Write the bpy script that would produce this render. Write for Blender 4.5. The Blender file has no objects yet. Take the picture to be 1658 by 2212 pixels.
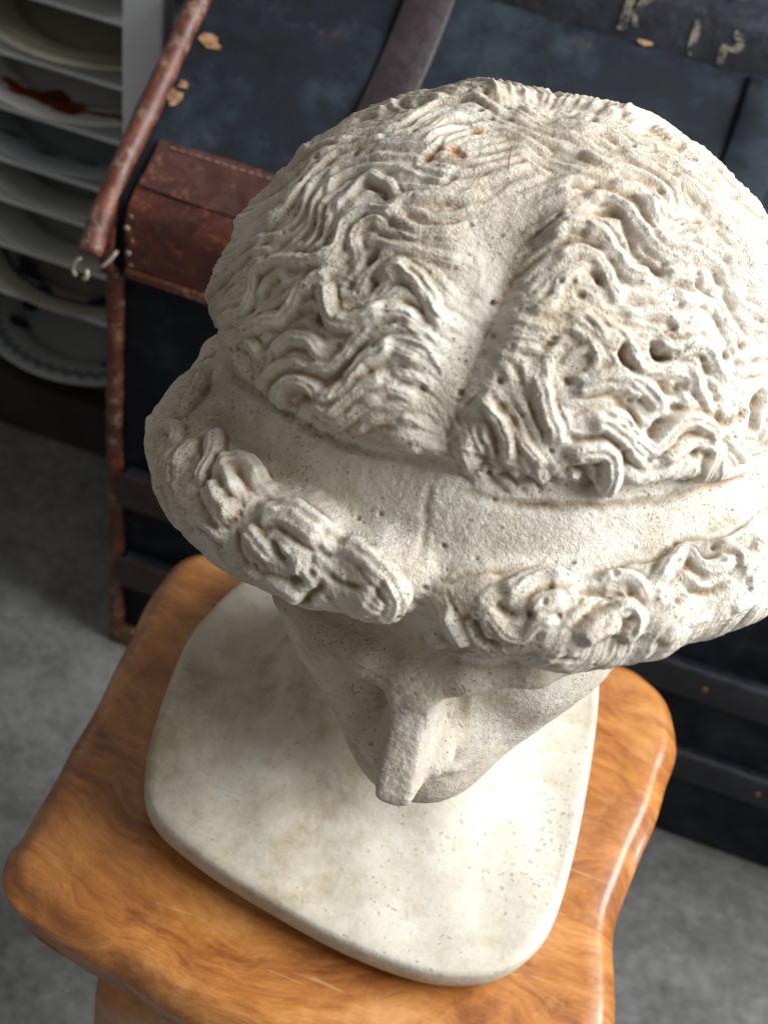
import bpy, bmesh, math, random
import numpy as np
from math import sin, cos, radians, pi
from mathutils import Vector, Matrix

scene = bpy.context.scene
COL = scene.collection
rng = np.random.default_rng(7)
random.seed(7)

# ------------------------------------------------------------------ camera
CAM_D, CAM_ROLL, CAM_YAW = radians(47.1), radians(11.0), radians(10.6)
CAM_POS = Vector((0.0, 0.0, 1.15))
_F = Vector((-sin(CAM_YAW) * cos(CAM_D), cos(CAM_YAW) * cos(CAM_D), -sin(CAM_D)))
_R0 = Vector((cos(CAM_YAW), sin(CAM_YAW), 0))
_U0 = _R0.cross(_F)
_R = cos(CAM_ROLL) * _R0 + sin(CAM_ROLL) * _U0
_U = -sin(CAM_ROLL) * _R0 + cos(CAM_ROLL) * _U0
cam = bpy.data.cameras.new("camera")
cam.sensor_fit = 'VERTICAL'
cam.sensor_height = 36.0
cam.lens = 3186.0 / 2212.0 * 36.0
cam.clip_start = 0.02
cam.clip_end = 60.0
cam.dof.use_dof = True
cam.dof.focus_distance = 0.625
cam.dof.aperture_fstop = 11.5
camo = bpy.data.objects.new("camera", cam)
COL.objects.link(camo)
camo.matrix_world = Matrix((
    (_R.x, _U.x, -_F.x, CAM_POS.x),
    (_R.y, _U.y, -_F.y, CAM_POS.y),
    (_R.z, _U.z, -_F.z, CAM_POS.z),
    (0, 0, 0, 1)))
scene.camera = camo

# ------------------------------------------------------------------ light
world = bpy.data.worlds.new("World")
scene.world = world
world.use_nodes = True
world.node_tree.nodes["Background"].inputs[0].default_value = (1.0, 0.97, 0.92, 1)
world.node_tree.nodes["Background"].inputs[1].default_value = 0.25


def area_lamp(name, loc, target, sx, sy, watts, col):
    d = bpy.data.lights.new(name, 'AREA')
    d.shape = 'RECTANGLE'
    d.size, d.size_y = sx, sy
    d.energy = watts
    d.color = col
    o = bpy.data.objects.new(name, d)
    COL.objects.link(o)
    o.location = loc
    o.rotation_euler = (Vector(target) - Vector(loc)).to_track_quat('-Z', 'Y').to_euler()
    return o


area_lamp("window_light", (2.05, 0.95, 2.30), (-0.05, 0.46, 0.60), 2.2, 2.1, 222.0, (0.95, 0.98, 1.0))

scene.view_settings.view_transform = 'Standard'
scene.view_settings.look = 'None'
scene.view_settings.exposure = 0.0
scene.view_settings.gamma = 1.0
scene.view_settings.use_curve_mapping = False
scene.cycles.max_bounces = 6
scene.cycles.diffuse_bounces = 4
scene.cycles.use_denoising = True


# ------------------------------------------------------------------ helpers
def mesh_obj(name, verts, faces, mat=None, parent=None, smooth=True):
    me = bpy.data.meshes.new(name)
    me.from_pydata([tuple(map(float, v)) for v in verts], [], [tuple(map(int, f)) for f in faces])
    me.update()
    o = bpy.data.objects.new(name, me)
    COL.objects.link(o)
    if mat:
        me.materials.append(mat)
    if parent:
        o.parent = parent
    if smooth:
        me.polygons.foreach_set("use_smooth", [True] * len(me.polygons))
    return o


def bm_obj(name, bm, mat=None, parent=None, smooth=False):
    me = bpy.data.meshes.new(name)
    bm.normal_update()
    bm.to_mesh(me)
    bm.free()
    o = bpy.data.objects.new(name, me)
    COL.objects.link(o)
    if mat:
        me.materials.append(mat)
    if parent:
        o.parent = parent
    if smooth:
        me.polygons.foreach_set("use_smooth", [True] * len(me.polygons))
    return o


def thing(name, label, cat, loc=(0, 0, 0), group=None):
    o = bpy.data.objects.new(name, None)
    COL.objects.link(o)
    o.location = loc
    o.empty_display_size = 0.05
    o["label"] = label
    o["category"] = cat
    if group:
        o["group"] = group
    return o


def tag(o, label, cat, group=None):
    o["label"] = label
    o["category"] = cat
    if group:
        o["group"] = group
    return o


class NT:
    """small helper for building a material node tree"""
    def __init__(self, name):
        self.m = bpy.data.materials.new(name)
        self.m.use_nodes = True
        self.t = self.m.node_tree
        self.b = self.t.nodes["Principled BSDF"]
        self.out = self.t.nodes["Material Output"]
        self.tc = self.t.nodes.new("ShaderNodeTexCoord")

    def n(self, typ, **kw):
        nd = self.t.nodes.new(typ)
        for k, v in kw.items():
            if k.startswith("i_"):
                nd.inputs[k[2:].replace("_", " ")].default_value = v
            else:
                setattr(nd, k, v)
        return nd

    def l(self, a, b):
        self.t.links.new(a, b)

    def coord(self, scale=(1, 1, 1), rot=(0, 0, 0), src="Object", warp=None):
        mp = self.n("ShaderNodeMapping")
        mp.inputs["Scale"].default_value = scale
        mp.inputs["Rotation"].default_value = rot
        self.l(self.tc.outputs[src], mp.inputs["Vector"])
        return mp.outputs[0]

    def noise(self, scale, detail=6, rough=0.6, vec=None, dist=0.0):
        nd = self.n("ShaderNodeTexNoise")
        nd.inputs["Scale"].default_value = scale
        nd.inputs["Detail"].default_value = detail
        nd.inputs["Roughness"].default_value = rough
        nd.inputs["Distortion"].default_value = dist
        self.l(vec if vec is not None else self.tc.outputs["Object"], nd.inputs["Vector"])
        return nd.outputs["Fac"]

    def voro(self, scale, vec=None, feature='F1', rand=1.0):
        nd = self.n("ShaderNodeTexVoronoi", feature=feature)
        nd.inputs["Scale"].default_value = scale
        nd.inputs["Randomness"].default_value = rand
        self.l(vec if vec is not None else self.tc.outputs["Object"], nd.inputs["Vector"])
        return nd

    def ramp(self, fac, stops, interp='LINEAR'):
        nd = self.n("ShaderNodeValToRGB")
        cr = nd.color_ramp
        cr.interpolation = interp
        while len(cr.elements) < len(stops):
            cr.elements.new(0.5)
        for e, (p, c) in zip(cr.elements, stops):
            e.position = p
            e.color = c if len(c) == 4 else (c[0], c[1], c[2], 1)
        self.l(fac, nd.inputs[0])
        return nd.outputs["Color"]

    def sc(self, fac, lo, hi):
        """0..1 smooth step of a value"""
        nd = self.n("ShaderNodeMapRange", interpolation_type='SMOOTHSTEP')
        nd.inputs["From Min"].default_value = lo
        nd.inputs["From Max"].default_value = hi
        self.l(fac, nd.inputs["Value"])
        return nd.outputs["Result"]

    def mix(self, fac, a, b, mode='MIX'):
        nd = self.n("ShaderNodeMix", data_type='RGBA', blend_type=mode)
        for sock, v in ((nd.inputs[0], fac), (nd.inputs[6], a), (nd.inputs[7], b)):
            if isinstance(v, (int, float)):
                sock.default_value = v
            elif isinstance(v, tuple):
                sock.default_value = v if len(v) == 4 else (v[0], v[1], v[2], 1)
            else:
                self.l(v, sock)
        return nd.outputs[2]

    def math(self, op, a, b=None):
        nd = self.n("ShaderNodeMath", operation=op)
        for sock, v in ((nd.inputs[0], a), (nd.inputs[1], b)):
            if v is None:
                continue
            if isinstance(v, (int, float)):
                sock.default_value = v
            else:
                self.l(v, sock)
        return nd.outputs[0]

    def attr(self, name):
        nd = self.n("ShaderNodeAttribute", attribute_name=name)
        return nd.outputs["Fac"]

    def bump(self, h, strength, dist, normal=None):
        nd = self.n("ShaderNodeBump")
        nd.inputs["Strength"].default_value = strength
        nd.inputs["Distance"].default_value = dist
        self.l(h, nd.inputs["Height"])
        if normal is not None:
            self.l(normal, nd.inputs["Normal"])
        return nd.outputs[0]

    def base(self, c):
        s = self.b.inputs["Base Color"]
        if isinstance(c, tuple):
            s.default_value = c if len(c) == 4 else (c[0], c[1], c[2], 1)
        else:
            self.l(c, s)

    def rough(self, v):
        s = self.b.inputs["Roughness"]
        if isinstance(v, (int, float)):
            s.default_value = v
        else:
            self.l(v, s)

    def normal(self, n):
        self.l(n, self.b.inputs["Normal"])

    def spec(self, v):
        self.b.inputs["Specular IOR Level"].default_value = v


# ------------------------------------------------------------------ floor
def concrete_material():
    m = NT("concrete")
    a, b, c = m.noise(3.2, 6, .62), m.noise(14, 6, .7), m.noise(90, 4, .7)
    f = m.math('ADD', m.math('ADD', m.math('MULTIPLY', a, .4), m.math('MULTIPLY', b, .35)), m.math('MULTIPLY', c, .25))
    col = m.ramp(f, [(.38, (.055, .054, .050)), (.5, (.14, .14, .133)), (.62, (.25, .25, .24))])
    speck = m.sc(m.voro(75).outputs["Distance"], .10, .05)
    col = m.mix(m.math('MULTIPLY', speck, m.sc(m.noise(30, 2, .5), .55, .7)), col, (.42, .42, .41))
    m.base(col)
    m.rough(.62)
    m.spec(.35)
    m.normal(m.bump(m.math('ADD', b, c), .35, .002))
    return m.m


fl = mesh_obj("floor", [(-3, -2, 0), (3, -2, 0), (3, 4, 0), (-3, 4, 0)], [(0, 1, 2, 3)], concrete_material(), None, False)
fl["kind"] = "structure"

# ------------------------------------------------------------------ plaster bust: base form
# head-local frame in millimetres: x to the viewer's right, y to the back, z up,
# origin in the middle of the skull
HEAD_C = Vector((-0.05145, 0.485, 0.72))
HEAD_YAW, HEAD_TILT = radians(5.0), radians(4.0)
HEAD_M = Matrix.Rotation(HEAD_YAW, 3, 'Z') @ Matrix(((cos(HEAD_TILT), 0, -sin(HEAD_TILT)), (0, 1, 0), (sin(HEAD_TILT), 0, cos(HEAD_TILT))))
HM = np.array(HEAD_M)
HC = np.array(HEAD_C)

H = 2.8
GX, GY, GZ = np.arange(-190, 191, H), np.arange(-200, 180, H), np.arange(-262, 145, H)
gx, gy, gz = [a.astype(np.float32) for a in np.meshgrid(GX, GY, GZ, indexing='ij')]
GS = gx.shape
BIG = np.float32(60)


def window(lo, hi, pad=30):
    sl = []
    for G, a, b in zip((GX, GY, GZ), lo, hi):
        i0 = max(int((a - pad - G[0]) / H), 0)
        i1 = min(int((b + pad - G[0]) / H) + 2, len(G))
        sl.append(slice(i0, max(i1, i0 + 1)))
    return tuple(sl)


def d_ell(c, a, sl=(slice(None),) * 3):
    x, y, z = (gx[sl] - c[0]) / a[0], (gy[sl] - c[1]) / a[1], (gz[sl] - c[2]) / a[2]
    k0 = np.sqrt(x * x + y * y + z * z) + 1e-6
    k1 = np.sqrt((x / a[0]) ** 2 + (y / a[1]) ** 2 + (z / a[2]) ** 2) + 1e-9
    return k0 * (k0 - 1) / k1


def d_cone(p, q, r0, r1, sl=(slice(None),) * 3):
    p, q = np.array(p, np.float32), np.array(q, np.float32)
    v = q - p
    L = float(v @ v) + 1e-9
    x, y, z = gx[sl] - p[0], gy[sl] - p[1], gz[sl] - p[2]
    t = np.clip((x * v[0] + y * v[1] + z * v[2]) / L, 0, 1)
    return np.sqrt((x - t * v[0]) ** 2 + (y - t * v[1]) ** 2 + (z - t * v[2]) ** 2) - (r0 + (r1 - r0) * t)


def smin(a, b, k):
    h = np.clip(0.5 + 0.5 * (b - a) / k, 0, 1)
    return b + (a - b) * h - k * h * (1 - h)


def smax(a, b, k):
    return -smin(-a, -b, k)


def add_cone(F, p, q, r0, r1, k):
    lo = np.minimum(np.array(p) - r0, np.array(q) - r1)
    hi = np.maximum(np.array(p) + r0, np.array(q) + r1)
    sl = window(lo, hi, 24 + k)
    F[sl] = smin(F[sl], d_cone(p, q, r0, r1, sl), k)


def add_ell(F, c, a, k):
    sl = window(np.array(c) - a, np.array(c) + a, 24 + k)
    F[sl] = smin(F[sl], d_ell(c, a, sl), k)


def sub_ell(F, c, a, k):
    sl = window(np.array(c) - a, np.array(c) + a, 24 + k)
    F[sl] = smax(F[sl], -d_ell(c, a, sl), k)


def chain(F, pts, k):
    for a, b in zip(pts[:-1], pts[1:]):
        add_cone(F, a[:3], b[:3], a[3], b[3], k)


# face and neck
face = d_ell((-3, -32, -64), (75, 74, 92))
for s in (-1, 1):
    add_cone(face, (s * 40 - 3, -74, -86), (s * 56 - 3, -46, -80), 27, 26, 20)  # cheek bones
    add_cone(face, (s * 12 - 3, -92, -130), (s * 54 - 3, -28, -108), 21, 23, 22)  # jaw
    add_cone(face, (s * 50 - 3, -58, -84), (s * 9 - 3, -96, -134), 25, 19, 18)
    sub_ell(face, (s * 32 - 3, -122, -60), (25, 22, 20), 8)                 # eye sockets
    add_ell(face, (s * 35 - 3, -94, -58), (17, 15, 12), 4)                  # eyeballs
    add_cone(face, (s * 22 - 3, -107, -58), (s * 46 - 3, -95, -57), 3.0, 2.8, 4)  # lids
    add_ell(face, (s * 12 - 4, -130, -93), (9, 13, 8), 5)                  # nose wings
add_ell(face, (-3, -100, -110), (30, 24, 27), 14)
for s in (-1, 1):
    add_cone(face, (-3, -127, -113), (s * 20 - 3, -119, -116), 5.5, 3.0, 4)
    add_cone(face, (-3, -124, -122), (s * 18 - 3, -117, -118), 6.0, 3.0, 4)
add_ell(face, (-3, -102, -140), (23, 20, 18), 14)
# forehead ending in a sharp brow that dips to the bridge of the nose
fore = d_ell((-3, -28, -12), (84, 98, 95))
BROW = [(72, -96, -38, 5), (63, -103, -36, 6), (41, -121, -33, 7), (15, -127, -40, 7), (-6, -129, -50, 7), (-25, -125, -46, 7), (-46, -115, -50, 7), (-67, -90, -61, 6), (-76, -80, -66, 5)]
chain(fore, BROW, 8)
fore = smax(fore, np.interp(gx, [-90, -67, -46, -25, -8, 15, 41, 65, 90], [-84, -68, -56, -52, -60, -46, -39, -43, -56]).astype(np.float32) - gz, 1.6)
face = smin(face, fore, 3)
# straight wedge-shaped nose
sl = window((-40, -175, -110), (34, -90, -25), 6)
X_, Y_, Z_ = gx[sl] + 3.5, gy[sl], gz[sl]
t_ = np.clip((-Z_ - 36) / 56, 0, 1)
df = (Y_ + 129) * -.875 + (Z_ + 36) * .484
ds = [(sg * X_ - (6.8 + 1.2 * t_)) * .99 + .13 * df for sg in (-1, 1)]
dn = smax(smax(df, smax(ds[0], ds[1], 2), 3.0), (Y_ + 159) * -.38 + (Z_ + 97) * -.925, 7)
dn = smax(dn, Z_ + 38, 8)
face[sl] = smin(face[sl], dn, 2.5 + 7 * np.clip((Z_ + 66) / 20, 0, 1))

neck = d_cone((-6, 14, -80), (-4, 14, -275), 50, 56)

# skull under the band, hair cap above it, rolled hair below it
band = d_ell((2, 2, -22), (129, 135, 117))
band = smax(band, -(gz + 20 + 0.32 * (gy + 50)), 14)
add_ell(band, (0, 34, -48), np.array((88, 84, 62)), 16)
cap = d_ell((0, 0, 0), (130, 123, 121.5))
cap = smax(cap, -(gz - (23 - 0.29 * gy)), 5)

ROLL_L = [(-14, -126, 12, 14), (-24, -127, 10, 17), (-46, -123, 7, 20), (-76, -110, 2, 21), (-102, -86, -4, 23), (-117, -56, -14, 23),
          (-120, -18, -30, 21), (-115, 28, -42, 20), (-106, 72, -42, 24), (-76, 102, -50, 24), (-40, 118, -54, 24), (0, 124, -56, 24)]
ROLL_R = [(7, -127, 8, 14), (20, -128, 7, 17), (46, -124, 6, 20), (76, -110, 6, 20), (102, -86, 4, 21), (120, -54, -4, 22),
          (129, -14, -14, 23), (124, 30, -26, 24), (106, 72, -40, 24), (76, 102, -50, 24), (40, 118, -54, 24), (0, 124, -56, 24)]
roll = np.full(GS, BIG, np.float32)
chain(roll, ROLL_L, 3)
chain(roll, ROLL_R, 3)

head = smin(face, neck, 18)
head = smin(head, band, 8)
head = smin(head, roll, 5)
head = smin(head, cap, 3)


def surface_nets(F, G0):
    s = F < 0
    n = F.shape
    acc = np.zeros((n[0] - 1, n[1] - 1, n[2] - 1, 3), np.float32)
    cnt = np.zeros(acc.shape[:3], np.float32)
    corners = [(i, j, k) for i in (0, 1) for j in (0, 1) for k in (0, 1)]
    for a in corners:
        for ax in range(3):
            if a[ax]:
                continue
            b = list(a)
            b[ax] = 1
            sa = tuple(slice(o, n[q] - 1 + o) for q, o in enumerate(a))
            sb = tuple(slice(o, n[q] - 1 + o) for q, o in enumerate(b))
            va, vb = F[sa], F[sb]
            cr = s[sa] != s[sb]
            t = np.where(cr, va / np.where(cr, va - vb, 1), 0)
            for q in range(3):
                acc[..., q] += np.where(cr, a[q] + (t if q == ax else 0), 0)
            cnt += cr
    act = cnt > 0
    idx = np.full(act.shape, -1, np.int64)
    idx[act] = np.arange(act.sum())
    cells = np.argwhere(act).astype(np.float32)
    V = (cells + acc[act] / cnt[act][:, None]) * H + np.array(G0, np.float32)
    faces = []
    for ax in range(3):
        u, v = (ax + 1) % 3, (ax + 2) % 3
        sl0 = [slice(1, -1)] * 3
        sl0[ax] = slice(0, -1)
        sl1 = list(sl0)
        sl1[ax] = slice(1, None)
        cr = s[tuple(sl0)] != s[tuple(sl1)]
        e = np.argwhere(cr)
        if not len(e):
            continue
        off = np.array([1, 1, 1])
        off[ax] = 0
        e = e + off
        neg = s[e[:, 0], e[:, 1], e[:, 2]]
        q = []
        for du, dv in ((0, 0), (-1, 0), (-1, -1), (0, -1)):
            c = e.copy()
            c[:, u] += du
            c[:, v] += dv
            q.append(idx[c[:, 0], c[:, 1], c[:, 2]])
        q = np.stack(q, 1)
        q[~neg] = q[~neg][:, ::-1]
        faces.append(q)
    return V, np.concatenate(faces)


hv, hf = surface_nets(head, (GX[0], GY[0], GZ[0]))


def arrays_mesh(name, V, Fq):
    me = bpy.data.meshes.new(name)
    me.vertices.add(len(V))
    me.vertices.foreach_set("co", np.asarray(V, np.float32).ravel())
    me.loops.add(Fq.size)
    me.loops.foreach_set("vertex_index", Fq.astype(np.int32).ravel())
    me.polygons.add(len(Fq))
    me.polygons.foreach_set("loop_start", np.arange(0, Fq.size, 4, dtype=np.int32))
    me.update(calc_edges=True)
    me.validate()
    return me


def subdivide(V, Fq, levels):
    me = arrays_mesh("tmp", V, Fq)
    ob = bpy.data.objects.new("tmp", me)
    COL.objects.link(ob)
    md = ob.modifiers.new("s", 'SUBSURF')
    md.levels = md.render_levels = levels
    dg = bpy.context.evaluated_depsgraph_get()
    ev = ob.evaluated_get(dg).to_mesh()
    n = len(ev.vertices)
    co = np.empty(n * 3, np.float32)
    ev.vertices.foreach_get("co", co)
    li = np.empty(len(ev.loops), np.int32)
    ev.loops.foreach_get("vertex_index", li)
    bpy.data.objects.remove(ob)
    bpy.data.meshes.remove(me)
    return co.reshape(-1, 3), li.reshape(-1, 4)


def vnormals(V, Fq):
    a, b, c, d = (V[Fq[:, i]] for i in range(4))
    fn = np.cross(c - a, d - b)
    N = np.empty_like(V)
    for i in range(3):
        N[:, i] = sum(np.bincount(Fq[:, j], fn[:, i], len(V)) for j in range(4))
    N /= np.linalg.norm(N, axis=1)[:, None] + 1e-9
    return N


def sample(Fd, P):
    q = (P - np.array([GX[0], GY[0], GZ[0]], np.float32)) / H
    i = np.clip(np.round(q).astype(int), 0, np.array(GS) - 1)
    return Fd[i[:, 0], i[:, 1], i[:, 2]]

# traced locks of hair: (+1 ridge / -1 groove, half width mm, height factor, centre line in head-local mm)
LOCKS = [
    (1, 2.3, 0.8, [-98,25,76,-96,22,79,-95,20,81,-93,18,83,-91,16,86,-88,15,88,-86,15,90,-83,14,93,-80,13,95,-78,12,97,-75,12,98,-72,12,101]),
    (1, 2.9, 0.8, [-117,4,53,-115,2,56,-114,0,59,-112,-2,61,-111,-4,64,-108,-6,67,-106,-8,70,-104,-9,72,-102,-10,75,-99,-11,78,-96,-11,81,-94,-11,83,-91,-11,86,-89,-10,88,-87,-9,90,-86,-5,91,-85,-2,92,-83,1,93,-82,3,94,-79,5,96,-76,7,98]),
    (1, 2.3, 1.1, [-97,-26,77,-94,-25,80,-92,-24,83,-90,-23,85,-88,-21,87,-86,-18,89,-85,-15,91,-84,-12,92,-83,-9,93,-81,-6,94,-79,-3,96,-77,-1,98,-75,1,99,-72,1,101,-69,1,103,-66,1,105,-63,1,106,-59,1,108,-56,1,110]),
    (1, 1.4, 1, [-100,-33,70,-98,-34,72,-96,-34,75,-93,-33,78,-91,-33,81,-88,-34,83,-86,-33,85,-84,-32,87,-82,-30,90,-81,-27,91,-81,-23,92,-81,-20,93,-81,-16,94,-80,-13,95,-78,-11,97,-75,-9,99,-73,-8,100,-70,-8,102,-67,-6,104,-64,-6,106,-61,-5,107,-58,-6,109,-55,-6,110]),
    (1, 1.3, 1, [-86,-43,81,-83,-42,84,-81,-41,86,-79,-39,89,-77,-37,91,-77,-34,92,-77,-31,93,-77,-27,94,-76,-24,95,-76,-21,97,-74,-18,98,-72,-16,100,-69,-15,102,-66,-15,104,-63,-15,105]),
    (1, 1.3, 1, [-78,-48,85,-76,-47,87,-74,-46,89,-72,-43,91,-72,-40,93,-72,-37,94,-73,-33,95,-73,-30,96,-72,-27,97,-71,-25,99,-68,-23,101,-66,-21,102,-63,-21,104,-60,-20,106,-57,-20,107,-54,-20,109,-51,-20,110]),
    (1, 1.5, 1, [-73,-50,88,-70,-49,90,-68,-48,92,-67,-45,94,-68,-42,95,-68,-38,96,-69,-35,97,-69,-32,98,-67,-29,100,-66,-27,102,-63,-25,103]),
    (1, 1.9, 1, [-69,-52,89,-66,-52,91,-63,-51,93,-63,-49,95,-62,-46,97,-62,-42,98,-61,-39,100,-60,-37,102,-58,-35,103,-55,-34,105]),
    (1, 2.5, 1.1, [-91,-43,75,-89,-45,77,-86,-46,79,-83,-47,81,-81,-49,82,-78,-50,83,-76,-51,85,-73,-53,86,-69,-54,88,-66,-54,90,-64,-53,92,-62,-52,94,-61,-49,96,-61,-46,97,-61,-43,98,-59,-41,100,-57,-39,102,-54,-38,104,-51,-39,105,-48,-40,106,-45,-41,107,-42,-43,107]),
    (1, 2.5, 1.1, [-54,-56,96,-55,-52,97,-56,-49,98,-56,-46,100,-54,-44,102,-51,-43,103,-48,-44,104,-45,-46,105]),
    (1, 1.9, 0.9, [-122,-12,41,-120,-15,44,-119,-17,46,-117,-19,50,-115,-21,52,-113,-23,56,-111,-24,59,-109,-25,62,-107,-26,65,-104,-27,67,-102,-27,70,-100,-29,73,-97,-30,75,-95,-32,77,-92,-33,79,-89,-34,81,-87,-34,84,-84,-33,86]),
    (1, 1.7, 0.9, [-115,-29,49,-113,-30,52,-111,-31,54,-109,-32,57,-107,-33,60,-105,-34,63,-103,-34,66,-101,-34,69,-98,-35,72,-96,-37,74,-93,-38,76,-91,-39,78,-88,-40,80]),
    (1, 1.6, 0.9, [-102,-42,63,-101,-41,65,-99,-40,68,-97,-40,71,-94,-41,73,-92,-42,75,-90,-43,77]),
    (1, 2.2, 0.9, [-67,8,104,-64,8,106,-61,8,107,-58,8,109,-55,9,110,-52,11,111,-50,14,111,-49,17,111,-48,21,111,-47,24,111,-47,27,110,-45,31,110,-43,34,110,-40,35,110,-37,36,111,-33,37,112,-30,36,113,-27,34,114,-25,31,115,-23,28,116,-20,25,117,-17,23,118,-15,21,119]),
    (1, 1.7, 0.8, [-73,9,100,-70,8,102,-67,7,104,-64,6,106,-61,5,107,-58,4,109,-55,2,110,-52,3,111,-49,4,112,-47,7,113,-46,11,113,-45,14,113,-44,17,113,-41,20,113,-38,23,114,-35,24,114,-32,25,115,-29,25,116,-26,23,117,-23,21,118,-20,19,118]),
    (1, 2.4, 0.9, [-61,-2,107,-58,-3,109,-55,-4,110,-52,-4,111,-48,-4,113,-45,-4,114,-42,-2,115,-40,1,115,-39,4,116,-38,7,116,-36,10,116,-34,12,117,-31,14,117,-28,15,118]),
    (1, 2.0, 0.9, [-76,-6,98,-74,-5,100,-71,-4,102,-68,-3,103,-65,-3,105,-62,-4,107,-59,-4,108,-56,-5,110,-53,-6,111,-50,-7,112,-46,-8,113,-43,-8,114,-40,-7,115,-39,-4,116,-37,-1,116,-35,2,117,-33,4,117,-30,6,118]),
    (1, 1.9, 0.8, [-77,-15,97,-75,-13,99,-73,-10,100,-70,-9,102,-67,-9,104,-64,-9,105,-61,-10,107,-58,-10,108,-55,-11,110,-52,-12,111,-49,-13,112,-45,-14,113,-42,-15,114,-39,-17,115,-36,-18,115]),
    (1, 1.9, 0.9, [-74,-26,97,-73,-23,98,-73,-19,99,-71,-16,100,-69,-15,102,-66,-14,104,-63,-14,105,-60,-15,107,-57,-16,108,-53,-17,109,-50,-18,111,-47,-19,112,-44,-21,112,-42,-23,113,-39,-24,113,-36,-25,114]),
    (1, 2.1, 0.9, [-66,-38,98,-66,-34,99,-66,-31,100,-64,-29,102,-63,-26,103,-62,-23,104,-60,-20,106,-57,-20,107,-54,-23,108,-51,-25,109,-49,-27,109,-47,-30,109,-45,-33,109]),
    (1, 2.1, 0.9, [-57,-38,102,-54,-39,104,-51,-39,105,-48,-39,106,-45,-38,108,-42,-36,109,-39,-35,110,-36,-35,111,-33,-35,112,-30,-35,113,-26,-34,114,-23,-34,115,-20,-33,116,-17,-31,116,-15,-29,117]),
    (1, 1.3, 0.8, [-40,-41,108,-37,-41,109,-33,-42,110,-30,-43,110,-27,-42,111,-23,-41,112,-21,-40,113,-18,-38,114,-15,-36,115]),
    (1, 1.3, 0.8, [-46,-41,106,-43,-43,106,-41,-45,107,-38,-46,107,-34,-48,107,-31,-48,108,-28,-48,109,-24,-48,110,-21,-47,111,-18,-45,112,-16,-43,113]),
    (-1, 1.5, 1.2, [-41,-26,112,-38,-27,113,-35,-28,114,-32,-29,114,-29,-29,115,-27,-26,116,-26,-23,117]),
    (-1, 1.0, 1, [-39,-43,108,-36,-44,108,-33,-46,109,-30,-46,109,-26,-46,110,-23,-45,111,-20,-43,112]),
    (-1, 1.0, 1, [-47,-43,105,-44,-45,105,-42,-47,105,-39,-49,106,-36,-50,106,-33,-51,106,-29,-51,107,-26,-51,108,-22,-50,109,-19,-49,110,-16,-47,111]),
    (-1, 2.1, 1.2, [-58,-25,106,-56,-26,107,-53,-28,107,-51,-30,108,-48,-33,108]),
    (-1, 2.5, 1, [-61,46,97,-60,43,99,-59,39,101,-57,36,103,-56,34,104,-54,31,106]),
    (-1, 2.2, 1, [-67,19,102,-64,18,104]),
    (-1, 1.9, 1.2, [-39,-17,115,-37,-14,116,-35,-11,116,-34,-9,117]),
    (-1, 1.9, 0.8, [-30,-10,118,-28,-12,118,-25,-14,118]),
    (-1, 1.7, 0.8, [-26,1,119,-23,3,120]),
    (-1, 2.0, 1.6, [-49,-59,96,-48,-57,98,-46,-54,100]),
    (1, 2.2, 0.9, [-123,-21,33,-121,-24,37,-120,-25,40,-118,-26,43,-117,-28,46,-115,-29,48,-113,-30,52,-111,-31,55,-109,-32,58,-108,-32,60,-106,-33,63,-104,-33,66,-101,-33,69]),
    (1, 2.5, 1.1, [-107,-48,49,-105,-50,51,-103,-52,54,-100,-54,56,-98,-55,59,-96,-56,61,-95,-54,64,-94,-52,66,-94,-49,68,-94,-46,70,-92,-45,73,-90,-46,75,-87,-46,78,-84,-47,80,-82,-48,82,-79,-49,83,-76,-51,84,-73,-53,86]),
    (1, 1.9, 1, [-91,-57,66,-91,-55,68,-90,-53,71,-88,-51,73,-86,-51,76,-84,-51,78,-81,-53,79,-78,-54,81]),
    (1, 2.4, 1, [-76,-52,84,-73,-53,85,-70,-54,87,-67,-55,89,-64,-55,90,-62,-54,93,-61,-51,94]),
    (1, 2.0, 0.8, [-111,-47,44,-109,-49,46,-106,-51,49,-104,-53,51,-102,-54,53,-100,-56,55,-97,-58,56,-95,-60,58,-93,-61,60,-90,-61,63,-89,-60,66,-89,-58,68]),
    (1, 3.3, 1, [-95,-63,55,-93,-64,57,-91,-65,59,-88,-65,61,-86,-66,64,-84,-66,66,-81,-67,68,-78,-68,70,-76,-67,73,-74,-66,75,-73,-64,78,-72,-62,80,-69,-62,83,-67,-61,85,-64,-61,87,-62,-60,89,-59,-61,90]),
    (1, 3.3, 1.1, [-66,-62,84,-64,-64,85,-61,-66,85,-60,-69,84,-58,-72,82,-56,-75,81,-53,-76,81,-49,-77,82,-47,-77,84,-44,-77,86,-42,-76,88,-39,-75,89,-36,-74,91]),
    (-1, 2.7, 1.4, [-65,-71,79,-63,-73,78,-60,-75,78]),
    (-1, 2.3, 1.2, [-45,-66,93,-44,-65,95]),
    (-1, 1.8, 1, [-52,-64,91,-53,-67,89]),
    (1, 2.2, 0.9, [-97,-66,48,-95,-69,48,-92,-71,48,-90,-74,47,-91,-63,35]),
    (1, 2.5, 1, [-93,-65,55,-90,-68,56,-88,-70,57,-85,-73,57,-84,-75,56,-84,-77,53]),
    (-1, 1.2, 1.2, [-81,-74,61,-79,-74,63]),
    (1, 2.8, 1.1, [-79,-77,59,-77,-76,62,-75,-76,65,-73,-76,68,-70,-76,70,-67,-77,71,-64,-78,72,-61,-80,72,-59,-83,71,-56,-84,71]),
    (1, 2.3, 1, [-85,-70,38,-82,-80,48,-80,-81,52,-78,-81,55,-76,-81,58,-73,-81,60,-71,-82,62,-68,-83,64,-65,-84,64,-62,-86,65,-59,-86,67,-56,-87,68,-53,-87,70,-51,-86,73,-49,-85,75,-48,-83,78,-46,-81,80,-44,-80,83,-42,-78,85,-39,-77,87,-36,-77,89]),
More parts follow.
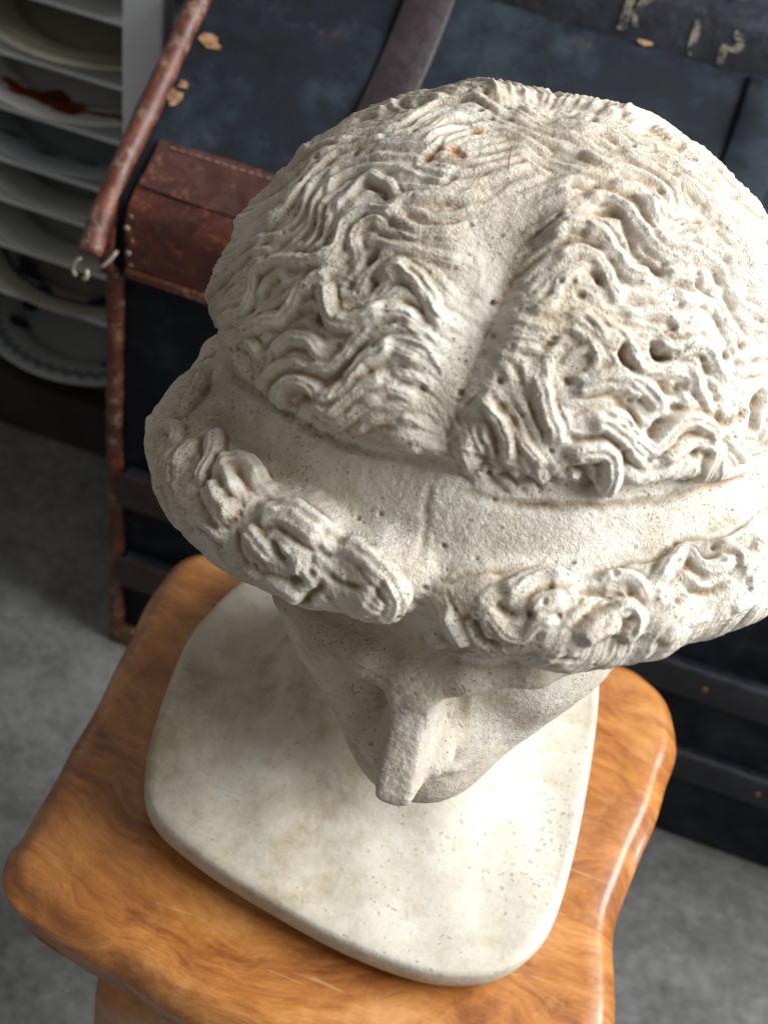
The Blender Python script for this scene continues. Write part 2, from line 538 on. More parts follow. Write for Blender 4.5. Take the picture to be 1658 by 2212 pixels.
    (1, 3.0, 1.2, [-76,-78,41,-73,-86,50,-72,-87,53,-70,-87,56,-68,-87,58,-65,-88,60,-62,-89,61,-58,-91,61,-56,-93,60,-53,-94,61,-50,-94,63,-48,-93,65,-46,-92,68,-45,-91,71,-43,-89,73,-42,-88,76,-39,-87,78,-36,-86,80,-34,-85,82,-30,-85,83]),
    (-1, 1.4, 1.2, [-70,-85,59,-67,-85,61,-64,-86,63,-61,-87,63,-58,-89,64,-55,-90,65,-52,-90,67,-50,-90,69,-48,-88,72,-46,-87,74,-45,-85,77,-43,-84,79,-41,-82,82]),
    (1, 2.5, 1, [-67,-87,40,-65,-86,43,-62,-93,52,-59,-94,54,-57,-95,56,-54,-96,57,-50,-97,57,-48,-97,60,-46,-96,62,-44,-95,65,-42,-94,67,-40,-93,70,-37,-93,72,-34,-92,74,-31,-93,74]),
    (-1, 1.3, 1, [-68,-84,43,-65,-91,52,-63,-92,55,-61,-92,57,-58,-93,58,-55,-94,59,-52,-95,59,-49,-95,62,-48,-94,64,-46,-93,67,-44,-92,69,-42,-91,72,-40,-90,74]),
    (1, 2.5, 0.8, [-52,-92,47,-50,-97,52,-48,-99,55,-46,-99,57,-43,-99,59,-41,-98,62,-39,-98,64,-37,-97,66,-34,-97,68,-31,-97,69]),
    (1, 2.0, 0.7, [-44,-97,47,-41,-101,54,-39,-102,57,-37,-101,60,-34,-101,62,-31,-101,63,-28,-101,64]),
    (1, 2.7, 1, [-42,-66,95,-41,-64,97,-38,-62,99,-35,-62,99,-32,-64,99,-29,-66,99,-27,-68,98,-24,-70,97,-22,-73,96,-20,-75,94,-17,-77,94,-14,-78,93]),
    (1, 2.5, 1, [-44,-78,84,-42,-77,86,-39,-76,88,-36,-76,90,-33,-76,91,-29,-76,91,-26,-78,91,-23,-79,90]),
    (1, 2.0, 0.8, [-44,-87,76,-42,-86,78,-39,-85,80,-36,-85,81,-33,-85,82,-30,-86,82,-27,-87,82,-23,-88,82,-21,-90,81]),
    (-1, 1.3, 1, [-34,-61,101,-32,-63,100,-29,-65,100,-27,-67,99,-25,-69,98,-22,-72,97]),
    (-1, 1.3, 0.9, [-31,-73,93,-28,-74,93,-25,-76,92]),
    (-1, 1.3, 1.2, [-46,-68,92,-44,-66,94]),
    (-1, 1.4, 1.2, [-48,-58,97,-46,-56,99]),
    (1, 2.2, 0.6, [-37,-97,67,-34,-96,69,-31,-95,71,-28,-96,72,-24,-97,72,-21,-98,71,-18,-99,70]),
    (1, 2.8, 1.1, [11,-46,112,13,-44,113,15,-42,113,17,-39,114,20,-38,114,24,-37,114,27,-38,113,30,-38,112,33,-40,111,35,-42,109,38,-43,108,40,-45,106,43,-46,105,46,-45,104,49,-44,103,52,-43,103]),
    (1, 2.4, 1, [16,-54,108,18,-51,109,21,-49,110,23,-47,110,27,-47,110,30,-47,109,32,-48,107,35,-50,106,37,-53,104,39,-55,103,41,-56,101,44,-57,99]),
    (-1, 1.3, 1.3, [16,-48,111,19,-46,111,22,-45,111,25,-44,111,28,-44,110,31,-45,109]),
    (1, 2.7, 1.1, [23,-26,117,25,-23,117,28,-21,117,32,-21,116,35,-22,115,38,-24,114,40,-26,113,42,-28,111,45,-30,110,47,-32,109,50,-33,107,53,-34,106,56,-33,104,59,-33,103,62,-32,102,65,-31,100]),
    (-1, 1.5, 1.7, [37,-30,113,39,-33,111,41,-35,110,43,-38,108,46,-39,107,49,-40,105,52,-41,104,55,-41,102]),
    (1, 2.7, 1, [28,-14,118,31,-13,117,35,-12,117,38,-11,116,41,-12,115,43,-14,114,45,-17,113,46,-20,112,48,-23,111,50,-24,109,53,-24,108,56,-22,107,59,-20,106,61,-17,106,64,-15,105,66,-12,104,68,-9,103]),
    (1, 2.5, 1, [29,9,118,32,8,117,35,7,117,38,6,116,42,6,115,45,5,114,48,4,113,51,2,112,52,-1,111,54,-4,110,56,-7,109,58,-9,108]),
    (1, 2.1, 1, [16,1,121,19,-1,120,23,-3,120,26,-4,119,29,-4,118,32,-2,118,35,-1,117,39,-1,116,42,-1,115,45,-2,114,48,-4,113,50,-7,112,52,-9,111,55,-11,110]),
    (1, 2.5, 0.9, [2,21,120,5,19,120,8,18,120,12,18,120,15,17,119,19,18,119,22,20,118,25,19,118,29,17,117,31,15,117,35,14,116,38,15,115,41,17,114,44,18,113,47,19,112,50,19,110]),
    (1, 2.5, 0.9, [7,28,118,10,27,118,14,26,118,17,26,118,20,25,117,24,24,117,27,23,117,31,22,116,34,21,115,37,21,114,41,21,113,44,20,113,47,18,112,51,17,111,54,15,109,58,14,108,61,13,106,64,13,105,68,13,103,71,14,101]),
    (1, 2.8, 1, [49,8,112,52,7,111,55,7,110,58,6,108,61,5,107,64,4,106,67,4,104,70,6,102,72,7,101,75,10,99,77,12,97,79,14,95,82,16,93,84,17,91,86,19,89,88,20,87,91,22,84,93,23,82,95,25,80,97,27,77]),
    (1, 2.5, 1, [63,-2,106,66,-2,104,70,-2,103,72,-3,101,75,-3,99,78,-4,97,81,-5,95,83,-6,93,86,-6,91,88,-5,89,91,-4,87,93,-2,85,95,0,82,97,2,80]),
    (1, 3.0, 1.1, [47,-25,111,49,-27,109,52,-29,108,55,-28,106,58,-27,105,61,-26,104,64,-25,103,67,-24,102,70,-23,100,73,-23,98,75,-24,96,77,-27,94,79,-28,92,82,-29,90,84,-29,88,87,-28,86,90,-26,84,93,-25,82,95,-23,79,98,-22,77,100,-21,75]),
    (1, 2.1, 0.9, [62,-20,105,65,-17,104,67,-15,103,70,-13,101,73,-13,100,76,-13,98,78,-14,96,80,-17,94,82,-18,92,85,-18,90]),
    (1, 2.7, 1, [53,-43,102,56,-40,102,58,-38,102,61,-36,101,64,-35,100,67,-34,99,70,-35,97,72,-35,95,75,-36,93,77,-37,90,79,-39,88,81,-41,86,83,-42,84,84,-45,81,85,-47,79]),
    (1, 2.2, 1, [41,-60,99,44,-59,98,48,-58,97,51,-56,97,54,-55,97,57,-53,96,60,-52,95,63,-53,93,64,-55,91,63,-58,90]),
    (1, 2.4, 1, [25,-71,96,27,-69,97,30,-67,98,33,-68,97,36,-69,95,38,-70,93,41,-70,92]),
    (1, 2.1, 1, [14,-71,99,17,-69,99,19,-67,100,20,-64,102,20,-61,104,21,-59,105,23,-56,106,26,-54,106,29,-54,106]),
    (-1, 1.9, 1.2, [26,-30,115,29,-28,115,32,-27,115,35,-27,114]),
    (-1, 1.7, 1.1, [39,-13,115,43,-12,114,46,-11,113]),
    (-1, 1.8, 1.1, [14,-21,119,18,-20,119,21,-19,118,24,-17,118,26,-15,118]),
    (-1, 1.4, 1.2, [48,-15,112,50,-17,111,53,-16,110,56,-14,109]),
    (-1, 1.6, 1.2, [48,-24,110,51,-24,109,54,-23,108,57,-21,107,60,-18,106,63,-16,105]),
    (-1, 1.5, 1.3, [29,-52,107,32,-53,105,34,-55,104]),
    (-1, 1.5, 1.3, [26,-61,103,30,-60,102]),
    (-1, 2.0, 1.2, [65,-33,100,67,-35,98,70,-35,96,73,-35,94]),
    (-1, 1.8, 1.3, [85,-40,83,86,-42,81,89,-41,79,91,-38,78]),
    (-1, 1.4, 1.1, [29,14,118,33,14,117,36,14,116,39,15,115,41,17,114,44,20,113,46,22,111]),
    (-1, 1.4, 1.1, [52,11,111,55,11,109,58,11,108,62,12,106,65,12,105,68,13,103]),
    (-1, 1.5, 1.5, [46,-68,91,46,-71,89,48,-73,87]),
    (-1, 1.5, 1.5, [56,-64,89,59,-66,87,61,-65,86,64,-64,85]),
    (1, 2.5, 1.1, [2,-98,73,4,-97,75,7,-98,74,10,-99,72,12,-100,69,14,-102,67,15,-104,64,16,-105,61,18,-106,59]),
    (1, 2.7, 0.9, [-3,-104,65,-1,-106,62,0,-107,60,2,-108,57,3,-106,54,5,-105,51,7,-106,50,9,-108,47]),
    (1, 2.2, 1, [8,-96,75,11,-97,74,14,-98,73,16,-99,71,18,-100,68,20,-102,66,22,-102,64,25,-103,62,28,-104,60,30,-104,58]),
    (1, 1.6, 1, [18,-106,58,19,-106,55,20,-104,52,22,-104,50,25,-104,48,27,-105,46]),
    (1, 1.6, 1, [13,-106,54,14,-104,51,16,-105,49,19,-106,47,21,-107,45]),
    (1, 1.9, 1, [25,-104,60,27,-105,58,29,-104,54,29,-101,51,31,-102,49,33,-103,46]),
    (1, 3.3, 1.1, [39,-92,71,42,-91,72,45,-89,72,48,-89,71,51,-89,69,54,-89,67,56,-90,65,59,-90,62,62,-89,60,64,-89,59]),
    (1, 3.3, 1.1, [31,-87,81,34,-85,82,37,-83,82,40,-82,83,43,-80,83,47,-79,82,50,-78,82,53,-78,80,56,-77,79,58,-78,77]),
    (1, 3.2, 1.1, [35,-101,61,38,-99,63,41,-97,64,44,-96,64,47,-95,64,50,-95,62,51,-96,59,52,-97,56,52,-97,52,52,-93,48,52,-95,46,50,-97,44]),
    (-1, 2.0, 1.4, [34,-103,57,37,-102,58,40,-101,59,43,-100,57,44,-100,54,45,-98,51,45,-97,48]),
    (1, 3.1, 1, [20,-86,85,21,-88,83,23,-90,80,24,-92,78,25,-93,76,27,-95,73,29,-96,71,30,-98,68,31,-100,65]),
    (1, 1.5, 1, [28,-82,87,29,-79,89,31,-77,90,34,-75,91,37,-75,90,38,-77,87,37,-80,85,35,-82,84,32,-83,85]),
    (1, 2.0, 1, [24,-72,96,28,-71,95,31,-72,94,34,-72,93,36,-74,91,38,-75,89,40,-77,87]),
    (1, 2.0, 1, [27,-68,98,30,-69,97,33,-69,95,36,-70,94,39,-70,93,42,-70,92]),
    (1, 2.1, 1, [12,-71,99,15,-70,99,17,-68,100,19,-66,101,20,-63,103]),
    (1, 2.0, 0.7, [5,-75,96,9,-74,97,12,-74,96,16,-74,96,19,-74,96,22,-74,95]),
    (-1, 1.6, 1.4, [19,-80,91,21,-78,92,23,-75,94]),
    (-1, 1.8, 1.3, [7,-95,76,10,-96,75,13,-97,74,15,-98,72,17,-100,70]),
    (-1, 1.3, 1.3, [2,-100,70,3,-102,68,5,-104,65,7,-105,63,8,-106,60,9,-108,57,10,-106,54,10,-105,50,11,-107,48]),
    (-1, 1.3, 1.3, [34,-96,69,37,-96,68,40,-95,68,44,-93,68]),
    (-1, 1.6, 1.5, [48,-83,78,51,-83,76,54,-83,74,56,-84,72,58,-85,69,61,-85,67]),
    (-1, 1.6, 1.2, [29,-85,84,32,-85,83,35,-84,82]),
    (-1, 1.2, 1.2, [30,-67,98,33,-68,97,35,-69,95]),
    (1, 3.4, 1.1, [40,-82,83,43,-80,83,46,-78,83,49,-77,83,52,-76,82,55,-76,81,58,-76,79,60,-76,77,63,-77,75,65,-78,72]),
    (1, 3.1, 1.2, [43,-89,74,46,-88,74,49,-87,73,52,-86,72,55,-87,69,57,-87,67,60,-87,65,63,-87,63,65,-85,64,67,-82,65,69,-80,67,71,-77,68,73,-75,68,76,-73,67,79,-72,65,82,-71,63,84,-71,60,87,-70,58]),
    (1, 2.3, 1, [68,-88,56,70,-85,58,72,-83,59,74,-80,60,77,-78,61,80,-76,60,82,-74,59,85,-73,57,87,-73,55,87,-75,52,86,-77,49,85,-72,41]),
    (1, 2.0, 0.9, [54,-94,61,55,-94,58,58,-95,56,61,-94,54,63,-92,53,66,-91,53,69,-89,53,72,-87,54,74,-84,55]),
    (1, 2.5, 1, [88,-70,57,89,-71,55,89,-73,52,89,-74,49,91,-67,40,92,-66,37,95,-64,36,97,-62,35,99,-59,34,101,-56,33,103,-53,32,105,-51,32]),
    (1, 1.9, 1, [89,-66,61,90,-66,58,92,-67,55,94,-66,52,97,-65,49,99,-64,47,101,-62,45,103,-59,42]),
    (1, 2.8, 1.1, [55,-62,91,58,-62,90,61,-62,88,64,-61,87,67,-59,87,69,-57,87,72,-55,86,75,-54,84,77,-55,81,79,-57,79,81,-57,76,83,-57,74,86,-57,72]),
    (1, 2.9, 1.1, [48,-70,90,50,-71,88,53,-72,85,55,-72,84,59,-70,83,61,-69,83,64,-66,83,67,-64,83]),
    (1, 2.2, 1, [71,-61,82,72,-62,80,74,-64,77,76,-66,75,78,-66,72,80,-67,70,82,-66,67,85,-65,66]),
    (1, 2.0, 1, [75,-61,79,77,-61,77,80,-61,75,82,-62,72,84,-61,70,87,-61,68]),
    (1, 2.3, 1, [77,-38,90,79,-39,88,81,-41,86,82,-43,84,84,-45,81,86,-46,79,89,-45,77,91,-44,75,93,-42,74]),
    (1, 2.3, 1, [82,-32,89,84,-32,87,87,-32,85,89,-31,83,92,-30,81,94,-28,79,96,-26,77,99,-25,75]),
    (1, 2.4, 1, [59,-46,98,62,-44,97,65,-43,96,68,-41,95,71,-39,94,74,-39,92,77,-39,90]),
    (1, 2.1, 1, [58,-41,101,60,-38,101,62,-36,100,65,-34,100,68,-32,99,71,-31,97,73,-32,95,76,-32,93,79,-33,91]),
    (1, 1.9, 1, [87,-52,74,89,-50,74,91,-48,73,93,-45,72,95,-43,71,97,-40,70,99,-37,69]),
    (-1, 2.5, 1.5, [100,-46,63,99,-49,61,99,-52,60,99,-55,57,99,-57,55,99,-59,53]),
    (1, 1.9, 1, [104,-41,61,104,-43,59,104,-46,57,104,-49,55,104,-52,53,104,-54,50,104,-56,47]),
    (-1, 1.8, 1.7, [61,-86,66,63,-84,67,64,-81,69,66,-79,70]),
    (-1, 2.6, 1.3, [62,-72,79,65,-72,78,68,-70,77,69,-68,78]),
    (-1, 1.6, 1.5, [68,-75,73,71,-73,72]),
    (-1, 2.0, 1.5, [47,-69,90,47,-72,88,49,-73,86,52,-74,84]),
    (-1, 2.0, 1.5, [57,-64,89,59,-66,87,62,-65,85]),
    (-1, 2.1, 1.3, [84,-40,83,86,-42,81,88,-42,79,91,-41,77]),
    (-1, 1.6, 1.3, [82,-49,81,83,-51,79]),
    (-1, 1.6, 1.2, [66,-34,99,68,-36,97,71,-36,95,74,-35,94]),
    (-1, 1.7, 1.2, [82,-67,67,85,-66,65,87,-66,63,90,-64,61,92,-61,61,94,-59,61,95,-56,62,96,-53,63,97,-50,64]),
    (-1, 1.6, 1.1, [79,-78,59,80,-79,55]),
    (1, 2.6, 0.9, [-138,-56,-4,-138,-60,-4,-137,-63,-4,-136,-67,-4,-134,-70,-4,-132,-73,-3]),
    (1, 2.8, 1, [-126,-79,5,-125,-76,7,-123,-76,9,-121,-78,11,-119,-81,12,-118,-84,13,-118,-87,13,-119,-90,12]),
    (1, 3.1, 1.2, [-100,-110,14,-99,-107,16,-99,-105,18,-98,-101,19,-98,-98,19,-99,-94,20,-100,-91,20,-101,-87,20,-104,-85,19]),
    (1, 2.4, 1, [-112,-102,11,-111,-100,13,-111,-97,15,-110,-94,17,-109,-91,18,-108,-88,19]),
    (1, 2.0, 0.9, [-113,-105,5,-113,-103,8,-114,-101,10,-114,-98,12,-115,-95,14]),
    (1, 3.9, 1.2, [-81,-127,15,-83,-125,16,-84,-122,18,-87,-120,18,-89,-117,18,-91,-114,18,-93,-112,18,-94,-109,18]),
    (1, 3.9, 1, [-82,-119,21,-84,-116,21,-86,-113,21,-88,-110,21,-90,-107,20,-92,-105,20,-92,-101,21,-88,-100,21,-85,-101,22,-82,-102,22,-79,-105,23,-77,-107,24,-74,-110,24]),
    (1, 3.0, 1, [-99,-117,7,-96,-118,9,-94,-120,10,-91,-122,11,-89,-124,12,-86,-126,12,-83,-128,12,-80,-129,11]),
    (1, 2.2, 1, [-110,-108,5,-107,-110,6,-105,-111,7,-102,-113,8,-99,-115,9,-97,-117,10]),
    (-1, 1.5, 1.2, [-100,-113,11,-98,-112,14,-97,-110,16,-96,-107,18,-95,-104,19,-95,-101,20,-95,-97,20]),
    (-1, 1.3, 1.2, [-96,-106,18,-93,-108,19,-90,-110,20,-88,-112,20,-86,-115,21,-84,-118,21,-81,-120,20]),
    (-1, 1.5, 1.2, [-95,-118,12,-92,-120,12,-90,-123,13,-87,-125,13,-84,-126,14]),
    (1, 2.8, 0.9, [-123,-28,0,-123,-32,0,-123,-36,2,-122,-39,3,-122,-43,6,-121,-46,7,-121,-50,8,-121,-54,9,-120,-57,10,-120,-61,10,-120,-64,11,-120,-67,11,-121,-71,11]),
    (1, 3.1, 1.1, [-76,-126,18,-73,-128,17,-70,-130,17,-67,-132,16,-64,-134,16,-61,-136,15,-59,-138,15]),
    (1, 4.5, 1, [-72,-124,21,-69,-123,22,-65,-123,23,-62,-123,24,-58,-124,25,-55,-126,26,-53,-127,26,-49,-129,26,-46,-130,26,-43,-131,26]),
    (1, 2.8, 0.9, [-66,-128,20,-64,-130,20,-61,-132,20,-58,-134,20,-55,-136,20,-54,-138,18]),
    (1, 4.0, 0.75, [-39,-133,25,-36,-133,25,-32,-133,25,-29,-135,25,-26,-136,25,-23,-138,24,-20,-138,22,-17,-139,20,-15,-140,18,-13,-140,14,-13,-141,11,-14,-141,8,-16,-141,5,-18,-142,3,-20,-141,0]),
    (-1, 1.6, 1.2, [-41,-140,18,-38,-141,17,-35,-142,16,-31,-142,16,-28,-143,17,-25,-142,18]),
    (-1, 1.4, 1.1, [-20,-140,21,-20,-142,18,-21,-143,15,-23,-144,12]),
    (1, 3.1, 1, [-74,-133,7,-71,-134,5,-68,-135,4,-65,-137,3,-62,-138,4,-59,-140,6,-56,-141,6,-53,-142,6,-49,-143,5,-46,-143,4]),
    (-1, 1.8, 1.6, [-49,-142,-1,-47,-143,2,-46,-143,6,-44,-143,9,-42,-143,11,-42,-142,14]),
    (-1, 1.5, 1.4, [-78,-127,16,-77,-129,14,-76,-131,11,-74,-133,9,-71,-134,7,-68,-136,8]),
    (-1, 2.3, 1.4, [-54,-141,11,-51,-142,12,-49,-142,14]),
    (-1, 1.5, 1.2, [-63,-132,20,-60,-134,19,-58,-136,17,-56,-139,16]),
    (-1, 1.7, 1.1, [-46,-135,24,-43,-136,23,-40,-137,22]),
    (-1, 1.4, 1, [-40,-143,9,-38,-143,7,-36,-143,4,-33,-142,3]),
    (1, 3.1, 1.2, [3,-140,12,6,-141,10,8,-142,8,11,-143,5,13,-143,3,14,-142,-1]),
    (-1, 2.0, 1.5, [14,-143,13,17,-144,12,19,-145,9,21,-145,7,25,-145,6,28,-145,6]),
    (1, 2.2, 1, [20,-142,18,22,-143,16,25,-144,14,27,-144,12,30,-144,11,34,-144,11,36,-143,13,38,-141,16,40,-140,18,43,-140,19,47,-140,19]),
    (-1, 2.0, 1.3, [22,-139,20,25,-140,19,28,-141,18,31,-140,18]),
    (1, 3.6, 1, [23,-137,22,26,-135,22,29,-133,23,31,-131,24,34,-129,25,37,-127,25,40,-126,26,43,-126,26,47,-127,26]),
    (1, 3.4, 1, [34,-139,19,37,-138,21,39,-136,22,42,-135,23,45,-134,24,48,-133,25]),
    (1, 4.0, 1.2, [52,-142,13,55,-140,15,57,-138,16,60,-136,17,63,-134,17,65,-132,18,68,-130,19]),
    (1, 2.2, 0.9, [6,-124,-30,10,-125,-30,13,-126,-30,17,-126,-30,20,-126,-30,23,-125,-30,27,-124,-29,30,-123,-28]),
    (-1, 1.4, 1.2, [49,-141,17,52,-139,18,54,-137,20,56,-135,21,59,-132,21,62,-130,22,64,-129,22]),
    (-1, 2.0, 1.3, [51,-129,26,54,-128,25,57,-127,25,61,-126,24,64,-125,24,68,-124,23]),
    (-1, 1.1, 1.5, [46,-145,5,49,-144,5,52,-144,5,55,-142,5]),
    (1, 2.0, 0.9, [24,-145,8,27,-145,6,30,-144,4,33,-144,5,36,-144,7,39,-144,9,42,-144,11,45,-143,13,48,-143,14]),
    (1, 2.4, 0.8, [-3,-126,-20,-1,-125,-23,0,-125,-26,3,-124,-29,5,-125,-31]),
    (1, 3.4, 1.1, [54,-139,18,57,-137,19,59,-134,19,62,-132,20,64,-131,20,67,-129,21,71,-128,20,73,-129,18,73,-131,16,72,-132,13,69,-134,12,67,-136,10]),
    (1, 1.6, 1, [58,-126,25,62,-125,24,65,-124,24,68,-125,23,71,-125,22,73,-127,20]),
    (1, 2.6, 1, [57,-124,25,59,-121,26,62,-119,26,65,-118,26,68,-118,26,71,-119,25,74,-121,24,76,-123,23]),
    (1, 2.6, 1.1, [78,-117,25,79,-114,26,80,-111,26,81,-108,26,83,-105,26,84,-102,26,86,-99,25,89,-99,25,91,-102,25,94,-103,24,97,-102,23,100,-100,23,102,-97,24,102,-94,25]),
    (1, 2.0, 1, [84,-112,25,87,-110,25,90,-110,23,93,-111,22,96,-109,21,98,-107,21,101,-105,21]),
    (1, 2.4, 1, [96,-93,25,99,-92,25,102,-91,25,106,-92,24,108,-94,23,108,-98,22,106,-100,21]),
    (1, 2.4, 1, [110,-87,24,113,-87,22,116,-88,21,117,-90,19]),
    (1, 1.7, 1, [73,-133,11,76,-131,12,79,-130,13,82,-128,15,85,-126,16,87,-123,17,90,-121,17,92,-118,17,95,-116,17,97,-113,17,100,-111,17,103,-108,17,105,-106,17,107,-103,18]),
    (1, 1.7, 1, [75,-130,15,77,-129,16,80,-127,18,83,-125,19,85,-122,20,88,-120,20,90,-117,20,93,-115,19]),
    (1, 1.9, 1, [82,-130,9,85,-128,10,87,-126,12,90,-124,13]),
    (1, 2.0, 1, [91,-123,12,94,-120,12,96,-118,12,99,-115,11,101,-113,12]),
    (1, 2.2, 1, [105,-110,11,108,-107,11,110,-105,11,113,-103,11,115,-101,12,117,-98,13]),
    (-1, 1.1, 1.2, [55,-121,26,58,-118,26,60,-116,26,62,-114,26,65,-111,26,69,-109,26,72,-108,26,75,-106,26,77,-103,26,78,-100,25,80,-97,25,82,-94,25,84,-92,25,88,-90,25,92,-89,25,95,-88,25,98,-86,25,101,-84,25,103,-81,25,105,-78,24,107,-75,23,109,-71,22,110,-68,21,112,-64,21]),
    (-1, 1.5, 1.3, [90,-112,23,92,-113,21,95,-112,20,98,-110,19,100,-107,19,103,-105,20]),
    (-1, 1.3, 1.2, [67,-123,24,70,-124,23,73,-125,22,75,-127,20]),
    (-1, 1.1, 1.2, [55,-135,21,57,-133,22,60,-131,22,63,-129,22,66,-127,22]),
    (-1, 1.5, 1.2, [88,-95,25,91,-97,25,93,-99,25,96,-98,25]),
    (-1, 1.5, 0.45, [-10,-108,47,-10,-110,44,-10,-112,42,-10,-114,39,-10,-116,36,-9,-118,33,-9,-119,30,-9,-122,27,-8,-125,25,-8,-128,24,-7,-132,23]),
    (-1, 2.2, 1, [0,-111,44,3,-111,44,7,-111,43,10,-111,43,14,-111,42,18,-110,42,22,-110,42,25,-109,42,29,-108,42,33,-107,42,36,-106,41,39,-105,41,42,-103,41,46,-102,41,49,-101,41,52,-100,40,55,-98,40,58,-97,40,61,-95,39,64,-93,39,67,-91,38,70,-90,38,73,-88,37,76,-85,37,79,-82,37,82,-80,36,84,-78,36,87,-75,35,89,-73,35,92,-70,34,94,-67,33,97,-64,32,100,-61,31,103,-58,30,105,-54,28,107,-52,27,109,-49,26,111,-46,24]),
    (-1, 2.1, 0.8, [-120,-26,7,-118,-31,10,-116,-34,13,-115,-37,15,-113,-40,16,-111,-44,19,-108,-48,21,-106,-52,22,-103,-55,24,-101,-57,25,-99,-60,27,-97,-62,28,-95,-64,29,-92,-67,31,-90,-69,32,-87,-72,33,-85,-74,34,-82,-76,35,-79,-79,36,-77,-81,37,-74,-83,37,-71,-85,38,-68,-87,39,-65,-89,39,-62,-91,40,-60,-92,40,-57,-94,41,-54,-95,42,-51,-97,42,-46,-99,43,-42,-100,44,-39,-101,44,-36,-102,45,-33,-103,46,-29,-104,47,-25,-105,47,-21,-105,48,-17,-106,48,-14,-107,48]),
    (-1, 1.7, 0.7, [-2,-134,17,1,-133,19,4,-133,20,7,-131,21,10,-130,22,14,-129,23,17,-128,24,21,-127,25,24,-125,25]),
    (-1, 2.1, 0.7, [-99,-90,20,-96,-93,20,-94,-95,20,-91,-98,21,-89,-101,21,-86,-104,22,-84,-107,22,-81,-109,23,-79,-112,23,-75,-114,24,-72,-116,24,-69,-118,24,-65,-120,24,-62,-122,24,-58,-124,25,-54,-126,26,-50,-128,27,-47,-129,27,-43,-130,26,-40,-130,26,-36,-131,26,-33,-131,26,-29,-131,27,-25,-132,27,-22,-134,26,-19,-135,25,-16,-135,23,-13,-136,22]),
]
STAINS = [(-37, -15, 116, 3.1), (-34, -12, 117, 3.1), (-27, -13, 118, 3.6), (-30, -11, 118, 2.7), (-23, 4, 119, 3.4), (-25, 2, 119, 2.3), (30, -17, 117, 2.2), (41, -7, 115, 2.7)]
STRAY = [[-9, -4, 121], [-9, -8, 121], [-9, -12, 121], [-8, -16, 120], [-7, -20, 120]]
FLECK = [-1, -69, 101]
PARTING = [[2,22,120],[3,14,121],[4,8,121],[5,2,121],[6,-4,121],[6,-10,121],[7,-15,120],[7,-20,120],[7,-25,119],[8,-29,118],[8,-34,117],[8,-38,115],[8,-41,114],[8,-43,113],[7,-45,113],[7,-47,112],[7,-49,111],[6,-50,111],[6,-52,110],[5,-53,109],[5,-55,108],[4,-57,108],[4,-59,107],[3,-61,106],[3,-63,104],[2,-65,103],[2,-68,101],[1,-71,99],[0,-74,97],[0,-76,96],[-1,-78,94],[-1,-80,92],[-2,-82,90],[-2,-84,88],[-3,-86,87],[-3,-88,85],[-3,-90,83],[-4,-92,81],[-4,-93,79],[-5,-95,77],[-5,-97,75],[-6,-99,72],[-6,-101,69],[-7,-102,67],[-7,-104,65],[-8,-105,63],[-8,-106,61],[-8,-106,60],[-8,-107,59]]

# ------------------------------------------------------------------ plaster bust: carving
V, FQ = subdivide(hv, hf, 2)
NV = vnormals(V, FQ)
fields = np.stack([sample(f, V) for f in (cap, band, roll, face, neck)], 1)
REG = np.argmin(fields, 1)              # 0 cap, 1 band, 2 roll, 3 face, 4 neck
zcap = V[:, 2] - (23 - 0.29 * V[:, 1])
REG[(REG == 1) & (zcap > 1.5)] = 0
REG[(REG == 1) & (V[:, 2] < -66)] = 4


class VertHash:
    def __init__(self, P, cell=6.0):
        self.c = cell
        self.lo = P.min(0) - cell
        q = ((P - self.lo) / cell).astype(np.int64)
        self.n = q.max(0) + 3
        key = (q[:, 0] * self.n[1] + q[:, 1]) * self.n[2] + q[:, 2]
        self.order = np.argsort(key, kind='stable')
        self.key = key[self.order]

    def near(self, pts, r):
        m = int(math.ceil(r / self.c))
        q = ((np.asarray(pts) - self.lo) / self.c).astype(np.int64)
        o = np.stack(np.meshgrid(*[np.arange(-m, m + 1)] * 3, indexing='ij'), -1).reshape(-1, 3)
        c = (q[:, None] + o[None]).reshape(-1, 3)
        c = c[((c >= 0) & (c < self.n)).all(1)]
        k = np.unique((c[:, 0] * self.n[1] + c[:, 1]) * self.n[2] + c[:, 2])
        a, b = np.searchsorted(self.key, k), np.searchsorted(self.key, k, 'right')
        if not len(k):
            return np.zeros(0, np.int64)
        return np.concatenate([self.order[i:j] for i, j in zip(a, b)])


VH = VertHash(V)


def resample(P, step):
    P = np.asarray(P, float)
    if len(P) > 2:
        Q = np.vstack([2 * P[0] - P[1], P, 2 * P[-1] - P[-2]])
        out = []
        for i in range(1, len(Q) - 2):
            a, b, c, d = Q[i - 1:i + 3]
            t = np.linspace(0, 1, max(2, int(np.linalg.norm(c - b) / step) + 1), endpoint=False)[:, None]
            out.append(.5 * (2 * b + (c - a) * t + (2 * a - 5 * b + 4 * c - d) * t * t + (3 * b - a - 3 * c + d) * t ** 3))
        return np.vstack(out + [P[-1:]])
    t = np.linspace(0, 1, 6)[:, None]
    return P[:1] + (P[-1:] - P[:1]) * t


